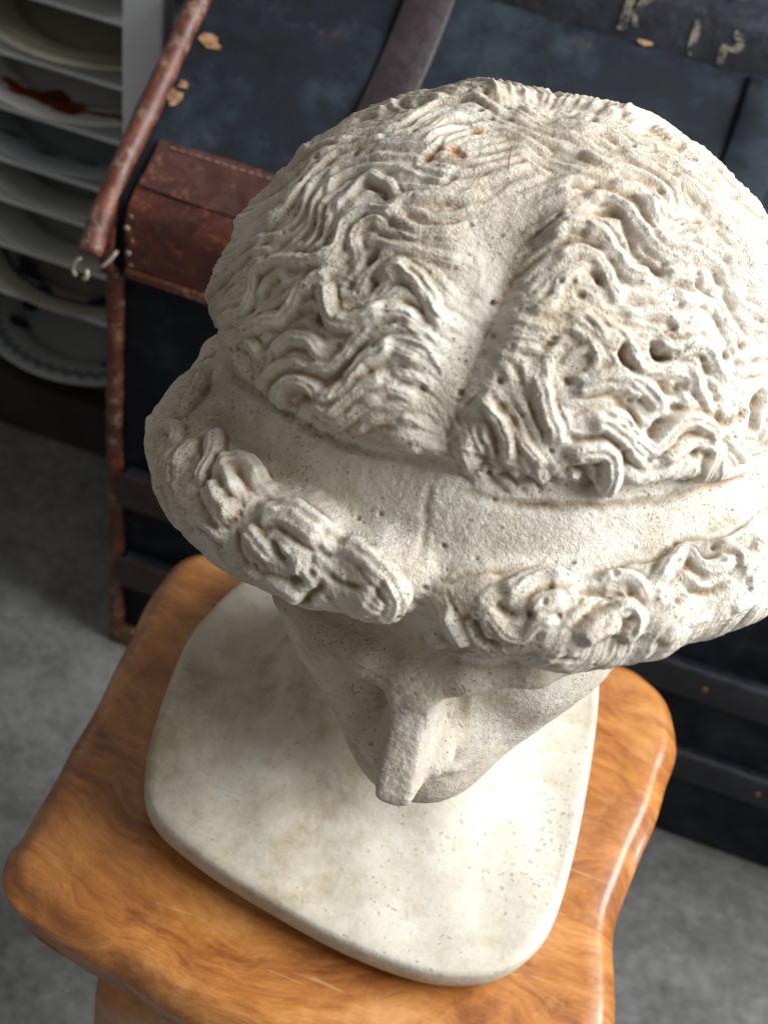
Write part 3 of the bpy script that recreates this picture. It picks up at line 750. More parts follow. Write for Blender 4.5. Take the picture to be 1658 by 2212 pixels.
def stroke(P, w, step=1.2):
    """for the vertices near a line: index, distance, position along it 0..1, signed side"""
    P = resample(P, step)
    idx = VH.near(P, w)
    if not len(idx):
        return None
    A = V[idx]
    d2 = np.full(len(idx), 1e9)
    best = np.zeros(len(idx), int)
    for s in range(0, len(P), 64):
        Q = P[s:s + 64]
        dd = ((A[:, None, :] - Q[None]) ** 2).sum(-1)
        j = dd.argmin(1)
        m = dd[np.arange(len(j)), j]
        up = m < d2
        d2[up] = m[up]
        best[up] = j[up] + s
    T = np.gradient(P, axis=0)
    T /= np.linalg.norm(T, axis=1)[:, None] + 1e-9
    t = T[best]
    off = A - P[best]
    off -= (off * t).sum(1)[:, None] * t
    nn = NV[idx]
    side = (off * np.cross(nn, t)).sum(1)
    depth = np.abs((off * nn).sum(1))
    d = np.hypot(side, np.maximum(depth - 5.0, 0))
    endd = np.sqrt(np.maximum(d2 - (off ** 2).sum(1), 0))
    d = np.hypot(d, np.where((best == 0) | (best == len(P) - 1), endd, 0))
    k = d < w
    return idx[k], d[k], best[k] / (len(P) - 1.0), side[k]


# locks on the back and the sides that nobody traced: waves running from the crown to the band
AUTO = []
def ell_pt(az, el, a=(130, 123, 121.5)):
    return (a[0] * cos(el) * sin(az), a[1] * cos(el) * cos(az), a[2] * sin(el))
for i in range(64):
    az = -1.75 + 3.6 * i / 63.0
    n = 26
    ph = random.uniform(0, 6.28)
    pts = []
    for j in range(n):
        u = j / (n - 1.0)
        el = 1.25 - 1.18 * u
        w_ = 0.055 * (0.3 + u) * sin(u * 13 + ph * 0.35 + az * 2.0)
        pts.append(ell_pt(az + w_ / max(cos(el), .3) * 0.8, el))
    pts = [p for p in pts if p[1] > 34 + random.uniform(-6, 6)]
    if len(pts) > 4:
        AUTO.append((1, random.uniform(2.6, 3.6), random.uniform(.8, 1.1), pts))
for i in range(60):                                                     # rolled hair behind
    u = i / 59.0
    s_ = -1 if i % 2 else 1
    path = ROLL_L if s_ < 0 else ROLL_R
    f_ = 6.2 + u * 4.6
    k = int(f_)
    p0 = np.array(path[k]) * (1 - f_ + k) + np.array(path[min(k + 1, 11)]) * (f_ - k)
    tg = np.array(path[min(k + 1, 11)][:3]) - np.array(path[max(k - 1, 0)][:3])
    tg = tg / (np.linalg.norm(tg) + 1e-9)
    out = np.array([p0[0], p0[1], 0.0])
    out /= np.linalg.norm(out) + 1e-9
    pts = []
    for j in range(10):
        a_ = 1.4 - 2.8 * j / 9.0
        pts.append(p0[:3] + p0[3] * (out * cos(a_) + np.array([0, 0, 1]) * sin(a_)) + tg * (10 * sin(a_ * 1.3) + 2 * sin(j)))
    AUTO.append((1, random.uniform(3.5, 5.0), random.uniform(.7, 1.0), pts))

for path in (ROLL_L, ROLL_R):                                           # fine strands wound round the rolled hair in front
    for f_ in np.linspace(.5, 6.3, 54):
        k = int(f_)
        p0 = np.array(path[k]) * (1 - f_ + k) + np.array(path[k + 1]) * (f_ - k)
        tg = np.array(path[k + 1][:3], float) - np.array(path[max(k - 1, 0)][:3])
        tg /= np.linalg.norm(tg) + 1e-9
        out = np.cross(tg, (0, 0, 1))
        out *= np.sign(out @ p0[:3]) / (np.linalg.norm(out) + 1e-9)
        up = np.cross(out, tg)
        up *= np.sign(up[2])
        a0, a1, adv = random.uniform(.7, 1.5), random.uniform(-1.7, -1.0), random.uniform(7, 13)
        pts = [p0[:3] + p0[3] * (out * cos(a_) + up * sin(a_)) + tg * (adv * sin(a_ * 1.2) + 1.5 * sin(a_ * 5 + f_)) for a_ in np.linspace(a0, a1, 11)]
        AUTO.append((2, random.uniform(2.0, 3.2), random.uniform(.9, 1.5), pts))

LIST = [(s, w, h, np.array(p, float).reshape(-1, 3)) for s, w, h, p in LOCKS] + [(s, w, h, np.array(p, float)) for s, w, h, p in AUTO]

# strands between the big locks: lines that follow the run of the locks around them
CA = np.array([130.0, 123.0, 121.5])
SP_, STN = [], []
for sgn, w, hfac, P in LIST:
    if sgn > 0 and len(P) > 2:
        q = resample(P, 2.0)
        t = np.gradient(q, axis=0)
        t /= np.linalg.norm(t, axis=1)[:, None] + 1e-9
        k = (q[:, 2] > 15 - .29 * q[:, 1])
        SP_.append(q[k])
        STN.append(t[k])
SP_, STN = np.vstack(SP_), np.vstack(STN)
TT = (STN[:, :, None] * STN[:, None, :]).reshape(-1, 9)
OCC = [SP_]
rs = np.random.default_rng(11)
capv = np.flatnonzero((REG == 0) & (V[:, 1] < 45))


def flow(p, prev):
    d2 = ((SP_ - p) ** 2).sum(1)
    wt = np.exp(-d2 / 90.0) + 1e-4 * np.exp(-d2 / 900.0)
    M_ = (wt[:, None] * TT).sum(0).reshape(3, 3)
    t = np.linalg.eigh(M_)[1][:, 2]
    n = p / CA ** 2
    n /= np.linalg.norm(n)
    t = t - (t @ n) * n
    t /= np.linalg.norm(t) + 1e-9
    return -t if prev is not None and t @ prev < 0 else t


occ = SP_.copy()
for c in rs.choice(capv, 1500, replace=False):
    p = V[c].astype(float)
    p = p / np.linalg.norm(p / CA)
    if p[1] < -30 and -20 < p[0] < 7:
        continue
    if ((occ - p) ** 2).sum(1).min() < 2.6 ** 2:
        continue
    half = []
    for sd in (1, -1):
        q, prev, run = p.copy(), None, []
        t0 = flow(p, None)
        prev = t0 * sd
        for _ in range(22):
            t = flow(q, prev)
            q = q + t * 1.7
            q = q / np.linalg.norm(q / CA)
            if q[2] < 24 - .29 * q[1] or ((occ - q) ** 2).sum(1).min() < 1.5 ** 2 or (q[1] < -30 and -14 < q[0] < 2):
                break
            run.append(q.copy())
            prev = t
        half.append(run)
    pts = np.array(half[1][::-1] + [p] + half[0])
    if len(pts) > 4:
        LIST.append((2, float(rs.uniform(1.4, 2.0)), float(rs.uniform(.7, 1.15)), pts))
        occ = np.vstack([occ, pts])

# edges of brow and nose
for q in (BROW[:5], BROW[4:]):
    q = np.array(q)[:, :3]
    LIST.append((3, 3.6, .6, q + np.array([0, -5.5, -4.5])))
    LIST.append((-1, 4.0, .8, q + np.array([0, 8.0, -13.0])))
for sg in (-1, 1):
    LIST.append((-1, 4.0, .8, np.array([(sg * 12 - 3, -112, -58), (sg * 14 - 3, -112, -68), (sg * 17 - 3, -112, -84), (sg * 19 - 3, -114, -94)], float)))

D = np.zeros(len(V))
BD = np.full(len(V), 9.0)
BS = np.zeros(len(V))
for sgn, w, hfac, P in LIST:
    if sgn < 0:
        continue
    we = w * 1.34
    r = stroke(P, we)
    if r is None:
        continue
    idx, d, u, side = r
    s = d / we
    L = np.linalg.norm(np.diff(P, axis=0), axis=1).sum()
    e = min(0.25, 5.0 / max(L, 1))
    ends = np.clip(np.minimum(u, 1 - u) / e, 0, 1)
    ends = 0.25 + 0.75 * ends * ends * (3 - 2 * ends)
    hgt = hfac * (min(1.4 * w, 5.8) if sgn == 1 else (1.5 if sgn == 2 else 1.9))
    fine = 0.15 * np.cos(side / w * 6.5 + w * 7) * (1 - s)
    prof = (np.sqrt(np.clip(1 - s * s, 0, 1)) * 0.9 + 0.1 * (1 - s) + fine) * hgt * ends
    np.maximum.at(D, idx, prof)
    if sgn > 1:
        continue
    r = stroke(P, 9.0, 2.6)                     # combed strands beside each lock follow its run
    idx, d, u, side = r
    k = d < BD[idx]
    BD[idx[k]] = d[k]
    BS[idx[k]] = side[k]
for sgn, w, hfac, P in LIST:
    if sgn > 0:
        continue
    r = stroke(P, w * 1.25)
    if r is None:
        continue
    idx, d, u, side = r
    s = d / (w * 1.25)
    ends = np.clip(np.minimum(u, 1 - u) / 0.2, 0, 1)
    ends = 0.35 + 0.65 * ends * ends * (3 - 2 * ends)
    dep = hfac * min(1.1 * w, 3.4)
    D[idx] -= (1 - s * s) ** 1.4 * dep * ends


def vmean(a, it):
    for _ in range(it):
        f = a[FQ].mean(1)
        num = sum(np.bincount(FQ[:, j], f, len(a)) for j in range(4))
        den = np.bincount(FQ.ravel(), minlength=len(a))
        a = num / np.maximum(den, 1)
    return a


D = vmean(D, 1) * .6 + D * .4

# the parting: a shallow valley on the viewer's left, a step up on the right
r = stroke(PARTING, 26.0)
idx, d, u, side = r
g = np.interp(side, [-26, -17, -9, -3, 0, 4, 8, 12, 18, 26], [0, -.8, -2.4, -4.2, -4.4, -1.6, 1.6, 2.4, 1.2, 0])
D[idx] += .9 * g * np.clip(np.minimum(.12 + u / .6, (1 - u) / .05), 0, 1)
lobe = 2.3 * (1 - np.exp(-((V[:, 0] + 3) / 17.0) ** 2))
D += np.where(REG == 0, lobe * np.clip((zcap + 2) / 10, 0, 1), 0)


def vnoise(P, scale, seed):
    """smooth value noise in 3d, -1..1"""
    q = P * scale + seed * 17.31
    i = np.floor(q).astype(np.int64)
    f = q - i
    f = f * f * (3 - 2 * f)
    out = np.zeros(len(P))
    for dx in (0, 1):
        for dy in (0, 1):
            for dz in (0, 1):
                h = ((i[:, 0] + dx) * 73856093) ^ ((i[:, 1] + dy) * 19349663) ^ ((i[:, 2] + dz) * 83492791) ^ (seed * 2654435)
                h = (h ^ (h >> 13)) * 1274126177 & 0x7fffffff
                v = (h % 10007) / 5003.5 - 1
                out += v * np.where(dx, f[:, 0], 1 - f[:, 0]) * np.where(dy, f[:, 1], 1 - f[:, 1]) * np.where(dz, f[:, 2], 1 - f[:, 2])
    return out


hairw = np.isin(REG, (0, 2)).astype(float)
hairw = vmean(hairw, 6)
N1, N2, N3 = vnoise(V, 1 / 16., 1), vnoise(V, 1 / 6.5, 2), vnoise(V, 1 / 2.6, 3)
D += N1 * (0.5 + 1.3 * hairw) + N2 * (0.22 + 0.42 * hairw) + N3 * (0.13 + 0.10 * hairw)
comb = np.clip((BD - 1.5) / 2, 0, 1) * np.clip((9 - BD) / 4, 0, 1) * hairw
D += comb * .38 * np.cos(BS * 2 * pi / 3.0 + N2 * 2.2 + N1 * 2) * (0.6 + 0.6 * N1)
rough_l = np.clip(1 - np.abs(V[:, 0] + 6) / 30, 0, 1) * (V[:, 1] < -60)      # coarse skin down the middle
D += vnoise(V, 1 / 1.5, 4) * (0.10 + 0.14 * rough_l)

# air holes of the casting
PIT = np.zeros(len(V))
front = np.flatnonzero((V[:, 1] < 60) & (REG < 4))
dens = np.where(REG[front] == 3, 0.5, 1.0) * np.where(V[front, 0] > -20, 1.3, 0.9)
for c in rng.choice(front, 1100, replace=False, p=dens / dens.sum()):
    r_ = 0.65 + 1.35 * random.random() ** 4
    if REG[c] in (1, 3):
        r_ *= 0.75
    idx = VH.near(V[c:c + 1], r_ + 1)
    ax = NV[c]
    d = np.linalg.norm(V[idx] - V[c], axis=1) / r_
    k = d < 1
    dep = (1 - d[k] ** 2) * r_ * 0.9
    np.maximum.at(PIT, idx[k], dep)
D -= PIT

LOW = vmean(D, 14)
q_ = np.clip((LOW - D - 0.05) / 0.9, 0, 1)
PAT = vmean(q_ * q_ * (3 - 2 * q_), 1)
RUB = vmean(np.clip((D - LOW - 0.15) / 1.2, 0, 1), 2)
P3 = V + NV * D[:, None]
N3d = vnormals(P3, FQ)
ST = np.zeros(len(V))
for x, y, z, r_ in STAINS:
    q = np.linalg.norm((V - np.array([x, y, z])), axis=1) / r_ + 0.35 * N2
    ST = np.maximum(ST, np.clip(1.5 - q, 0, 1))

WP = P3 / 1000.0 @ HM.T
WN = N3d @ HM.T
def plaster_material():
    m = NT("weathered_plaster")
    big = m.noise(16, 5, .6)
    mid = m.noise(70, 6, .65)
    fine = m.noise(420, 4, .7)
    col = m.ramp(m.math('ADD', m.math('MULTIPLY', big, .55), m.math('MULTIPLY', mid, .45)),
                 [(.32, (.45, .365, .26)), (.46, (.595, .53, .435)), (.60, (.70, .66, .585))])
    dirt = m.sc(m.noise(9, 5, .65), .45, .68)
    col = m.mix(m.math('MULTIPLY', dirt, .5), col, (.40, .31, .215))
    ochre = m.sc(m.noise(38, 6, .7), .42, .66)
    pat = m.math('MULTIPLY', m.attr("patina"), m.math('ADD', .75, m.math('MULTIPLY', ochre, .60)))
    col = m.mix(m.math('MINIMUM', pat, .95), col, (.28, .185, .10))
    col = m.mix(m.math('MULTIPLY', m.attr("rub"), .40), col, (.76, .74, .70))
    grains = m.sc(fine, .56, .72)
    col = m.mix(m.math('MULTIPLY', grains, .42), col, (.36, .28, .19))
    spk = m.noise(760, 2, .4)
    pit = m.sc(m.math('ADD', spk, m.math('MULTIPLY', m.math('SUBTRACT', m.noise(45, 3, .5), .5), .34)), .685, .76)
    col = m.mix(m.math('MULTIPLY', pit, .5), col, (.22, .165, .11))
    col = m.mix(m.math('MULTIPLY', m.attr("stain"), m.sc(m.noise(260, 4, .7), .30, .62)), col, (.42, .22, .08))
    m.base(col)
    m.rough(.86)
    m.spec(.25)
    worm = m.noise(640, 3, .55, dist=1.2)
    rgh = m.math('ADD', .35, m.math('MULTIPLY', m.sc(m.noise(14, 4, .6), .38, .62), .9))
    h = m.math('MULTIPLY', m.math('ADD', m.math('MULTIPLY', worm, .8), m.math('MULTIPLY', fine, .5)), rgh)
    h = m.math('SUBTRACT', h, m.math('MULTIPLY', pit, 1.0))
    m.normal(m.bump(h, 1.0, .0014))
    return m.m


PLASTER = plaster_material()
bust = thing("plaster_bust", "weathered cream plaster bust of a classical head on the wooden stool", "bust", (HC[0], HC[1], 0.45))
BO = np.array([HC[0], HC[1], 0.45])


def bust_part(name, sel_faces, label=None):
    f = FQ[sel_faces]
    used, inv = np.unique(f, return_inverse=True)
    me = arrays_mesh(name, WP[used] + HC - BO, inv.reshape(-1, 4))
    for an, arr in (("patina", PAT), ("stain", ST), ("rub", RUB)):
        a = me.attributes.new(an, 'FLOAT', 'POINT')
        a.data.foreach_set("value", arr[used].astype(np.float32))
    me.polygons.foreach_set("use_smooth", np.ones(len(me.polygons), bool))
    me.normals_split_custom_set_from_vertices(WN[used].astype(np.float32))
    me.materials.append(PLASTER)
    o = bpy.data.objects.new(name, me)
    COL.objects.link(o)
    o.parent = bust
    if label:
        o["label"] = label
    return o


RF = REG[FQ]
FR = np.sort(RF, 1)[:, 1]
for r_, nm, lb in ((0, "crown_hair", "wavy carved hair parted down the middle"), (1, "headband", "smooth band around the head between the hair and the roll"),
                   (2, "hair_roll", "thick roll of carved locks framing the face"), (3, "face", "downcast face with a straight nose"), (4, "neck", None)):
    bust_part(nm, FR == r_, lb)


def ring_loft(rings, close_first=True, close_last=True):
    """rings: list of (n,3) arrays, same n; returns verts, faces"""
    n = len(rings[0])
    Vv = np.vstack(rings)
    Fc = []
    for k in range(len(rings) - 1):
        for i in range(n):
            j = (i + 1) % n
            Fc.append((k * n + i, k * n + j, (k + 1) * n + j, (k + 1) * n + i))
    Fc = [tuple(f) for f in Fc]
    if close_first:
        Fc.append(tuple(range(n - 1, -1, -1)))
    if close_last:
        Fc.append(tuple(range((len(rings) - 1) * n, len(rings) * n)))
    return Vv, Fc


def closed_curve(P, n):
    P = np.array(P, float)
    m = len(P)
    out = []
    for i in range(m):
        a, b, c, d = P[(i - 1) % m], P[i], P[(i + 1) % m], P[(i + 2) % m]
        for t in np.linspace(0, 1, 24, endpoint=False):
            out.append(.5 * (2 * b + (c - a) * t + (2 * a - 5 * b + 4 * c - d) * t * t + (3 * b - a - 3 * c + d) * t ** 3))
    out = np.array(out + [out[0]])
    s = np.r_[0, np.cumsum(np.linalg.norm(np.diff(out, axis=0), axis=1))]
    u = np.linspace(0, s[-1], n, endpoint=False)
    return np.stack([np.interp(u, s, out[:, k]) for k in range(2)], 1)


def inset(C, d):
    t = np.roll(C, -1, 0) - np.roll(C, 1, 0)
    t /= np.linalg.norm(t, axis=1)[:, None]
    nrm = np.stack([-t[:, 1], t[:, 0]], 1)      # inward for a counter-clockwise loop
    return C + nrm * (d if np.isscalar(d) else d[:, None])


def ccw(C):
    x, y = C[:, 0], C[:, 1]
    return C if (x * np.roll(y, -1) - y * np.roll(x, -1)).sum() > 0 else C[::-1]


BASE_XY = [(-172, 539), (-182, 511), (-187, 476), (-181, 423), (-172, 389), (-158, 367), (-128, 354), (-89, 345), (-42, 338), (-3, 338), (22, 345),
           (40, 358), (53, 384), (55, 425), (51, 485), (43, 543), (30, 580), (0, 598), (-60, 603), (-115, 597), (-150, 575)]
bc = ccw(closed_curve(np.array(BASE_XY) / 1000.0, 220))
rings = []
for d_, z_ in ((.016, .4502), (.009, .4520), (.004, .4550), (.001, .4590), (0, .4640), (.0003, .4700), (.0011, .4722), (.0030, .4735)):
    q = inset(bc, d_)
    rings.append(np.c_[q, np.full(len(q), z_)])
e0 = inset(bc, .0030)
cen = np.array([-.058, .497])
an = np.arctan2(*(e0 - cen).T[::-1])
neckring = cen + .050 * np.stack([np.cos(an), np.sin(an)], 1)
for t in np.linspace(0, 1, 26)[1:]:
    q = e0 * (1 - t) + neckring * t
    z_ = .4736 + .010 * t - .004 * sin(pi * min(t / .7, 1)) + .085 * max(0, (t - .5) / .5) ** 2.4
    rings.append(np.c_[q, np.full(len(q), z_) + .0006 * np.sin(q[:, 0] * 130 + q[:, 1] * 70)])
bv, bf = ring_loft(rings)


def base_material():
    m = NT("base_plaster")
    big = m.noise(11, 5, .6)
    mid = m.noise(48, 8, .74)
    col = m.ramp(m.math('ADD', m.math('MULTIPLY', big, .55), m.math('MULTIPLY', mid, .45)),
                 [(.38, (.36, .295, .20)), (.47, (.49, .44, .35)), (.57, (.58, .545, .475))])
    stain = m.sc(m.noise(24, 6, .7), .56, .72)
    col = m.mix(m.math('MULTIPLY', stain, .6), col, (.34, .27, .16))
    pit = m.sc(m.math('ADD', m.noise(420, 2, .4), m.math('MULTIPLY', m.math('SUBTRACT', m.noise(16, 3, .5), .5), .46)), .70, .77)
    col = m.mix(m.math('MULTIPLY', pit, .5), col, (.24, .20, .15))
    streak = m.noise(9, 5, .7, m.coord((3, 30, 3), (0, 0, radians(12))))
    col = m.mix(m.math('MULTIPLY', m.sc(streak, .5, .68), .30), col, (.45, .38, .27))
    m.base(col)
    m.rough(.8)
    m.spec(.3)
    h = m.math('SUBTRACT', m.math('ADD', m.math('MULTIPLY', m.noise(210, 4, .6), .6), m.math('MULTIPLY', mid, 1.2)), m.math('MULTIPLY', pit, .8))
    m.normal(m.bump(h, .5, .0012))
    return m.m


mesh_obj("bust_base", bv - BO, bf, base_material(), bust)["label"] = "smooth rounded square foot of the bust"


# a stray hair and a fleck of rust lying on the crown
def on_bust(q):
    i = np.argmin(((V - np.array(q)) ** 2).sum(1))
    return WP[i] + HC + WN[i] * .0005


hp = np.array([on_bust(q) for q in STRAY])
for it in range(2):
    hp[1:-1] = hp[1:-1] * .5 + (hp[:-2] + hp[2:]) * .25
hp[:, 2] += .0008
hp = resample(hp, .0015)
rr = []
for k, q in enumerate(hp):
    a = np.linspace(0, 2 * pi, 6, endpoint=False)
    rr.append(q + .00022 * (np.cos(a)[:, None] * np.array([1.0, 0, 0]) + np.sin(a)[:, None] * np.array([0, .6, .8])))
hv_, hf_ = ring_loft(rr)
hm = NT("hair_fibre")
hm.base((.14, .04, .02))
tag(mesh_obj("stray_hair", hv_ - hp[0], hf_, hm.m), "short thin red brown hair lying on the bust's crown", "hair").location = hp[0]
fm = NT("rust_fleck")
fm.base(fm.ramp(fm.noise(900, 3, .6), [(.4, (.10, .025, .01)), (.6, (.28, .09, .04))]))
fp = on_bust(FLECK)
bm = bmesh.new()
bmesh.ops.create_icosphere(bm, subdivisions=2, radius=.0013)
for v in bm.verts:
    v.co = Vector((v.co.x * (1 + .3 * sin(v.co.y * 4000)), v.co.y * .8, v.co.z * .5))
tag(bm_obj("rust_fleck", bm, fm.m, None, True), "tiny rust red crumb beside the parting of the bust's hair", "crumb").location = fp

# ------------------------------------------------------------------ stool
def wood_material(name="varnished_wood", dark=1.0):
    m = NT(name)
    base = m.coord((1, 1, 1))
    wv = m.n("ShaderNodeTexNoise")
    wv.inputs["Scale"].default_value = 7.0
    wv.inputs["Detail"].default_value = 3
    m.l(base, wv.inputs["Vector"])
    vm = m.n("ShaderNodeVectorMath", operation='MULTIPLY_ADD')
    m.l(wv.outputs["Color"], vm.inputs[0])
    vm.inputs[1].default_value = (.13, .13, .13)
    m.l(base, vm.inputs[2])
    mp = m.n("ShaderNodeMapping")
    mp.inputs["Rotation"].default_value = (0, 0, radians(-20))
    mp.inputs["Scale"].default_value = (5, 24, 8)
    m.l(vm.outputs[0], mp.inputs["Vector"])
    grain = m.noise(2.2, 7, .62, mp.outputs[0], .4)
    blot = m.noise(17, 8, .72, vm.outputs[0])
    fine = m.noise(9.0, 4, .7, mp.outputs[0])
    f = m.math('ADD', m.math('ADD', m.math('MULTIPLY', grain, .36), m.math('MULTIPLY', blot, .44)), m.math('MULTIPLY', fine, .20))
    col = m.ramp(f, [(.37, (.13 * dark, .036 * dark, .008 * dark)), (.45, (.28 * dark, .090 * dark, .017 * dark)),
                     (.53, (.43 * dark, .165 * dark, .036 * dark)), (.62, (.54 * dark, .26 * dark, .085 * dark))])
    knot = m.sc(m.voro(13, vm.outputs[0]).outputs["Distance"], .13, .03)
    col = m.mix(m.math('MULTIPLY', knot, .55), col, (.085, .022, .007))
    worn = m.sc(m.noise(48, 9, .82), .53, .64)
    col = m.mix(m.math('MULTIPLY', worn, .22), col, (.55, .31, .14))
    scr = m.sc(m.noise(6.5, 3, .6, m.coord((3, 40, 3), (0, 0, radians(35)))), .66, .72)
    col = m.mix(m.math('MULTIPLY', scr, .35), col, (.62, .42, .24))
    dk = m.sc(m.noise(5, 6, .7), .55, .70)
    col = m.mix(m.math('MULTIPLY', dk, .55), col, (.14, .040, .012))
    m.base(col)
    m.rough(m.ramp(m.noise(20, 5, .6), [(.3, (.26, .26, .26)), (.7, (.50, .50, .50))]))
    m.spec(.5)
    m.b.inputs["Coat Weight"].default_value = .55
    m.b.inputs["Coat Roughness"].default_value = .18
    m.normal(m.bump(m.math('ADD', m.math('MULTIPLY', grain, .7), m.math('MULTIPLY', m.noise(60, 4, .6), .5)), .35, .003))
    return m.m


WOOD = wood_material()
stool = thing("wooden_stool", "orange brown varnished wooden stool with a thick wavy edged seat", "stool", (-.065, .44, 0))
SO = np.array([-.065, .44, 0])
STOOL_XY = [(-187, 563), (-212, 566), (-226, 551), (-229, 528), (-227, 490), (-222, 446), (-224, 400), (-222, 350), (-224, 333), (-219, 318), (-206, 307), (-185, 301),
            (-145, 296), (-104, 287), (-84, 285), (-30, 289), (30, 284), (70, 286), (93, 298), (102, 325), (101, 361), (96, 383), (92, 401), (90, 429), (94, 479),
            (97, 512), (98, 543), (89, 570), (71, 585), (48, 591), (-10, 584), (-70, 588), (-130, 574)]
sc_ = ccw(closed_curve(np.array(STOOL_XY) / 1000.0, 260))
ua = np.linspace(0, 2 * pi, 260, endpoint=False)
wob = .0007 * np.sin(ua * 5 + 1) + .0006 * np.sin(ua * 11 + 2) + .0004 * np.sin(ua * 23)
cs = np.array([-.065, .44])
rings = []
for k, (d_, z_) in enumerate(((.034, .4000), (.024, .4005), (.013, .4040), (.007, .4110), (.0035, .4190), (.002, .4270), (.0005, .4320), (.0, .4372),
                              (.0004, .4398), (.0024, .4424), (.0068, .4468), (.0090, .4488), (.0120, .4497), (.020, .4500))):
    q = inset(sc_, min(d_, .0095) + wob * (1.6 if 1 <= k <= 5 else 1.0) * (0 if k == 0 else 1))
    if d_ > .0095 and k > 3:
        q = cs + (q - cs) * (1 - (d_ - .0095) / .14)
    z = np.full(260, z_)
    if 1 <= k <= 8:
        z = z + .0016 * np.sin(ua * 7 + k * .4) + .001 * np.sin(ua * 17)
    rings.append(np.c_[q, z])
seat_in = rings[-1][:, :2].copy()
for t in (.75, .5, .25, .06):
    rings.append(np.c_[cs + (seat_in - cs) * t, np.full(260, .4500)])
v_, f_ = ring_loft(rings)
mesh_obj("seat", v_ - SO, f_, WOOD, stool)


def leg(pt, pb, r0, r1):
    pt, pb = np.array(pt), np.array(pb)
    rr = []
    n = 20
    for t in np.linspace(0, 1, 9):
        c = pt * (1 - t) + pb * t
        r = r0 * (1 - t) + r1 * t + .002 * sin(t * 9)
        a = np.linspace(0, 2 * pi, n, endpoint=False)
        sq = 1 / np.maximum(np.abs(np.cos(a)), np.abs(np.sin(a))) ** .6
        rr.append(np.c_[c[0] + r * sq * np.cos(a), c[1] + r * sq * np.sin(a), np.full(n, c[2])])
    vv, ff = ring_loft(rr[::-1])
    return mesh_obj("leg", vv - SO, ff, WOOD, stool)


LEGS = [((-.142, .333, .404), (-.158, .318, .001)), ((.045, .345, .404), (.085, .300, .001)), ((-.175, .530, .404), (-.215, .575, .001)), ((.045, .540, .404), (.085, .585, .001))]
for a_, b_ in LEGS:
    leg(a_, b_, .023, .018)
for i0, i1, t in ((0, 1, .55), (2, 3, .55), (0, 2, .40), (1, 3, .40)):
    a_ = np.array(LEGS[i0][0]) * (1 - t) + np.array(LEGS[i0][1]) * t
    b_ = np.array(LEGS[i1][0]) * (1 - t) + np.array(LEGS[i1][1]) * t
    w_ = b_ - a_
    L_ = np.linalg.norm(w_)
    w_ = w_ / L_
    side = np.cross(w_, (0, 0, 1))
    rr = []
    for s in np.linspace(0, L_, 7):
        a = np.linspace(0, 2 * pi, 14, endpoint=False)
        r = .012 + .003 * sin(pi * s / L_)
        rr.append(a_ + w_ * s + r * (np.cos(a)[:, None] * side + np.sin(a)[:, None] * np.array([0, 0, 1.0])))
    vv, ff = ring_loft(rr)
    mesh_obj("stretcher", vv - SO, ff, WOOD, stool)

# ------------------------------------------------------------------ old travelling trunk behind the stool
def canvas_material():
    m = NT("navy_canvas")
    a, b = m.noise(6, 6, .65), m.noise(28, 5, .7)
    f = m.math('ADD', m.math('MULTIPLY', a, .55), m.math('MULTIPLY', b, .45))
    col = m.ramp(f, [(.40, (.0015, .0022, .0045)), (.5, (.005, .0078, .0135)), (.60, (.021, .030, .043))])
    scuff = m.sc(m.noise(24, 9, .8), .60, .68)
    col = m.mix(m.math('MULTIPLY', scuff, .7), col, (.085, .045, .028))
    m.base(col)
    m.rough(m.ramp(b, [(.3, (.52, .52, .52)), (.7, (.8, .8, .8))]))
    m.spec(.22)
    wv = m.n("ShaderNodeTexWave")
    wv.inputs["Scale"].default_value = 420
    wv.inputs["Distortion"].default_value = 1.5
    m.l(m.tc.outputs["Object"], wv.inputs["Vector"])
    m.normal(m.bump(m.math('ADD', m.math('MULTIPLY', wv.outputs["Fac"], .12), m.math('ADD', a, b)), .4, .003))
    return m.m


def leather_material(name, lo, mid, hi, worn, amount=.66):
    m = NT(name)
    a, b = m.noise(22, 6, .68), m.noise(95, 5, .7)
    f = m.math('ADD', m.math('MULTIPLY', a, .65), m.math('MULTIPLY', b, .35))
    col = m.ramp(f, [(.34, lo), (.5, mid), (.66, hi)])
    w = m.sc(m.noise(60, 9, .8), amount - .06, amount + .05)
    col = m.mix(m.math('MULTIPLY', w, .85), col, worn)
    m.base(col)
    m.rough(m.ramp(b, [(.3, (.36, .36, .36)), (.7, (.58, .58, .58))]))
    m.spec(.5)
    m.normal(m.bump(m.math('ADD', a, b), .5, .002))
    return m.m


def plain(name, col, rough=.6, metal=0.0, var=.25, scale=60):
    m = NT(name)
    d = tuple(c * (1 - var) for c in col)
    e = tuple(min(1, c * (1 + var)) for c in col)
    m.base(m.ramp(m.noise(scale, 5, .65), [(.35, d), (.65, e)]))
    m.rough(rough)
    m.b.inputs["Metallic"].default_value = metal
    m.normal(m.bump(m.noise(scale * 3, 4, .6), .2, .001))
    return m.m


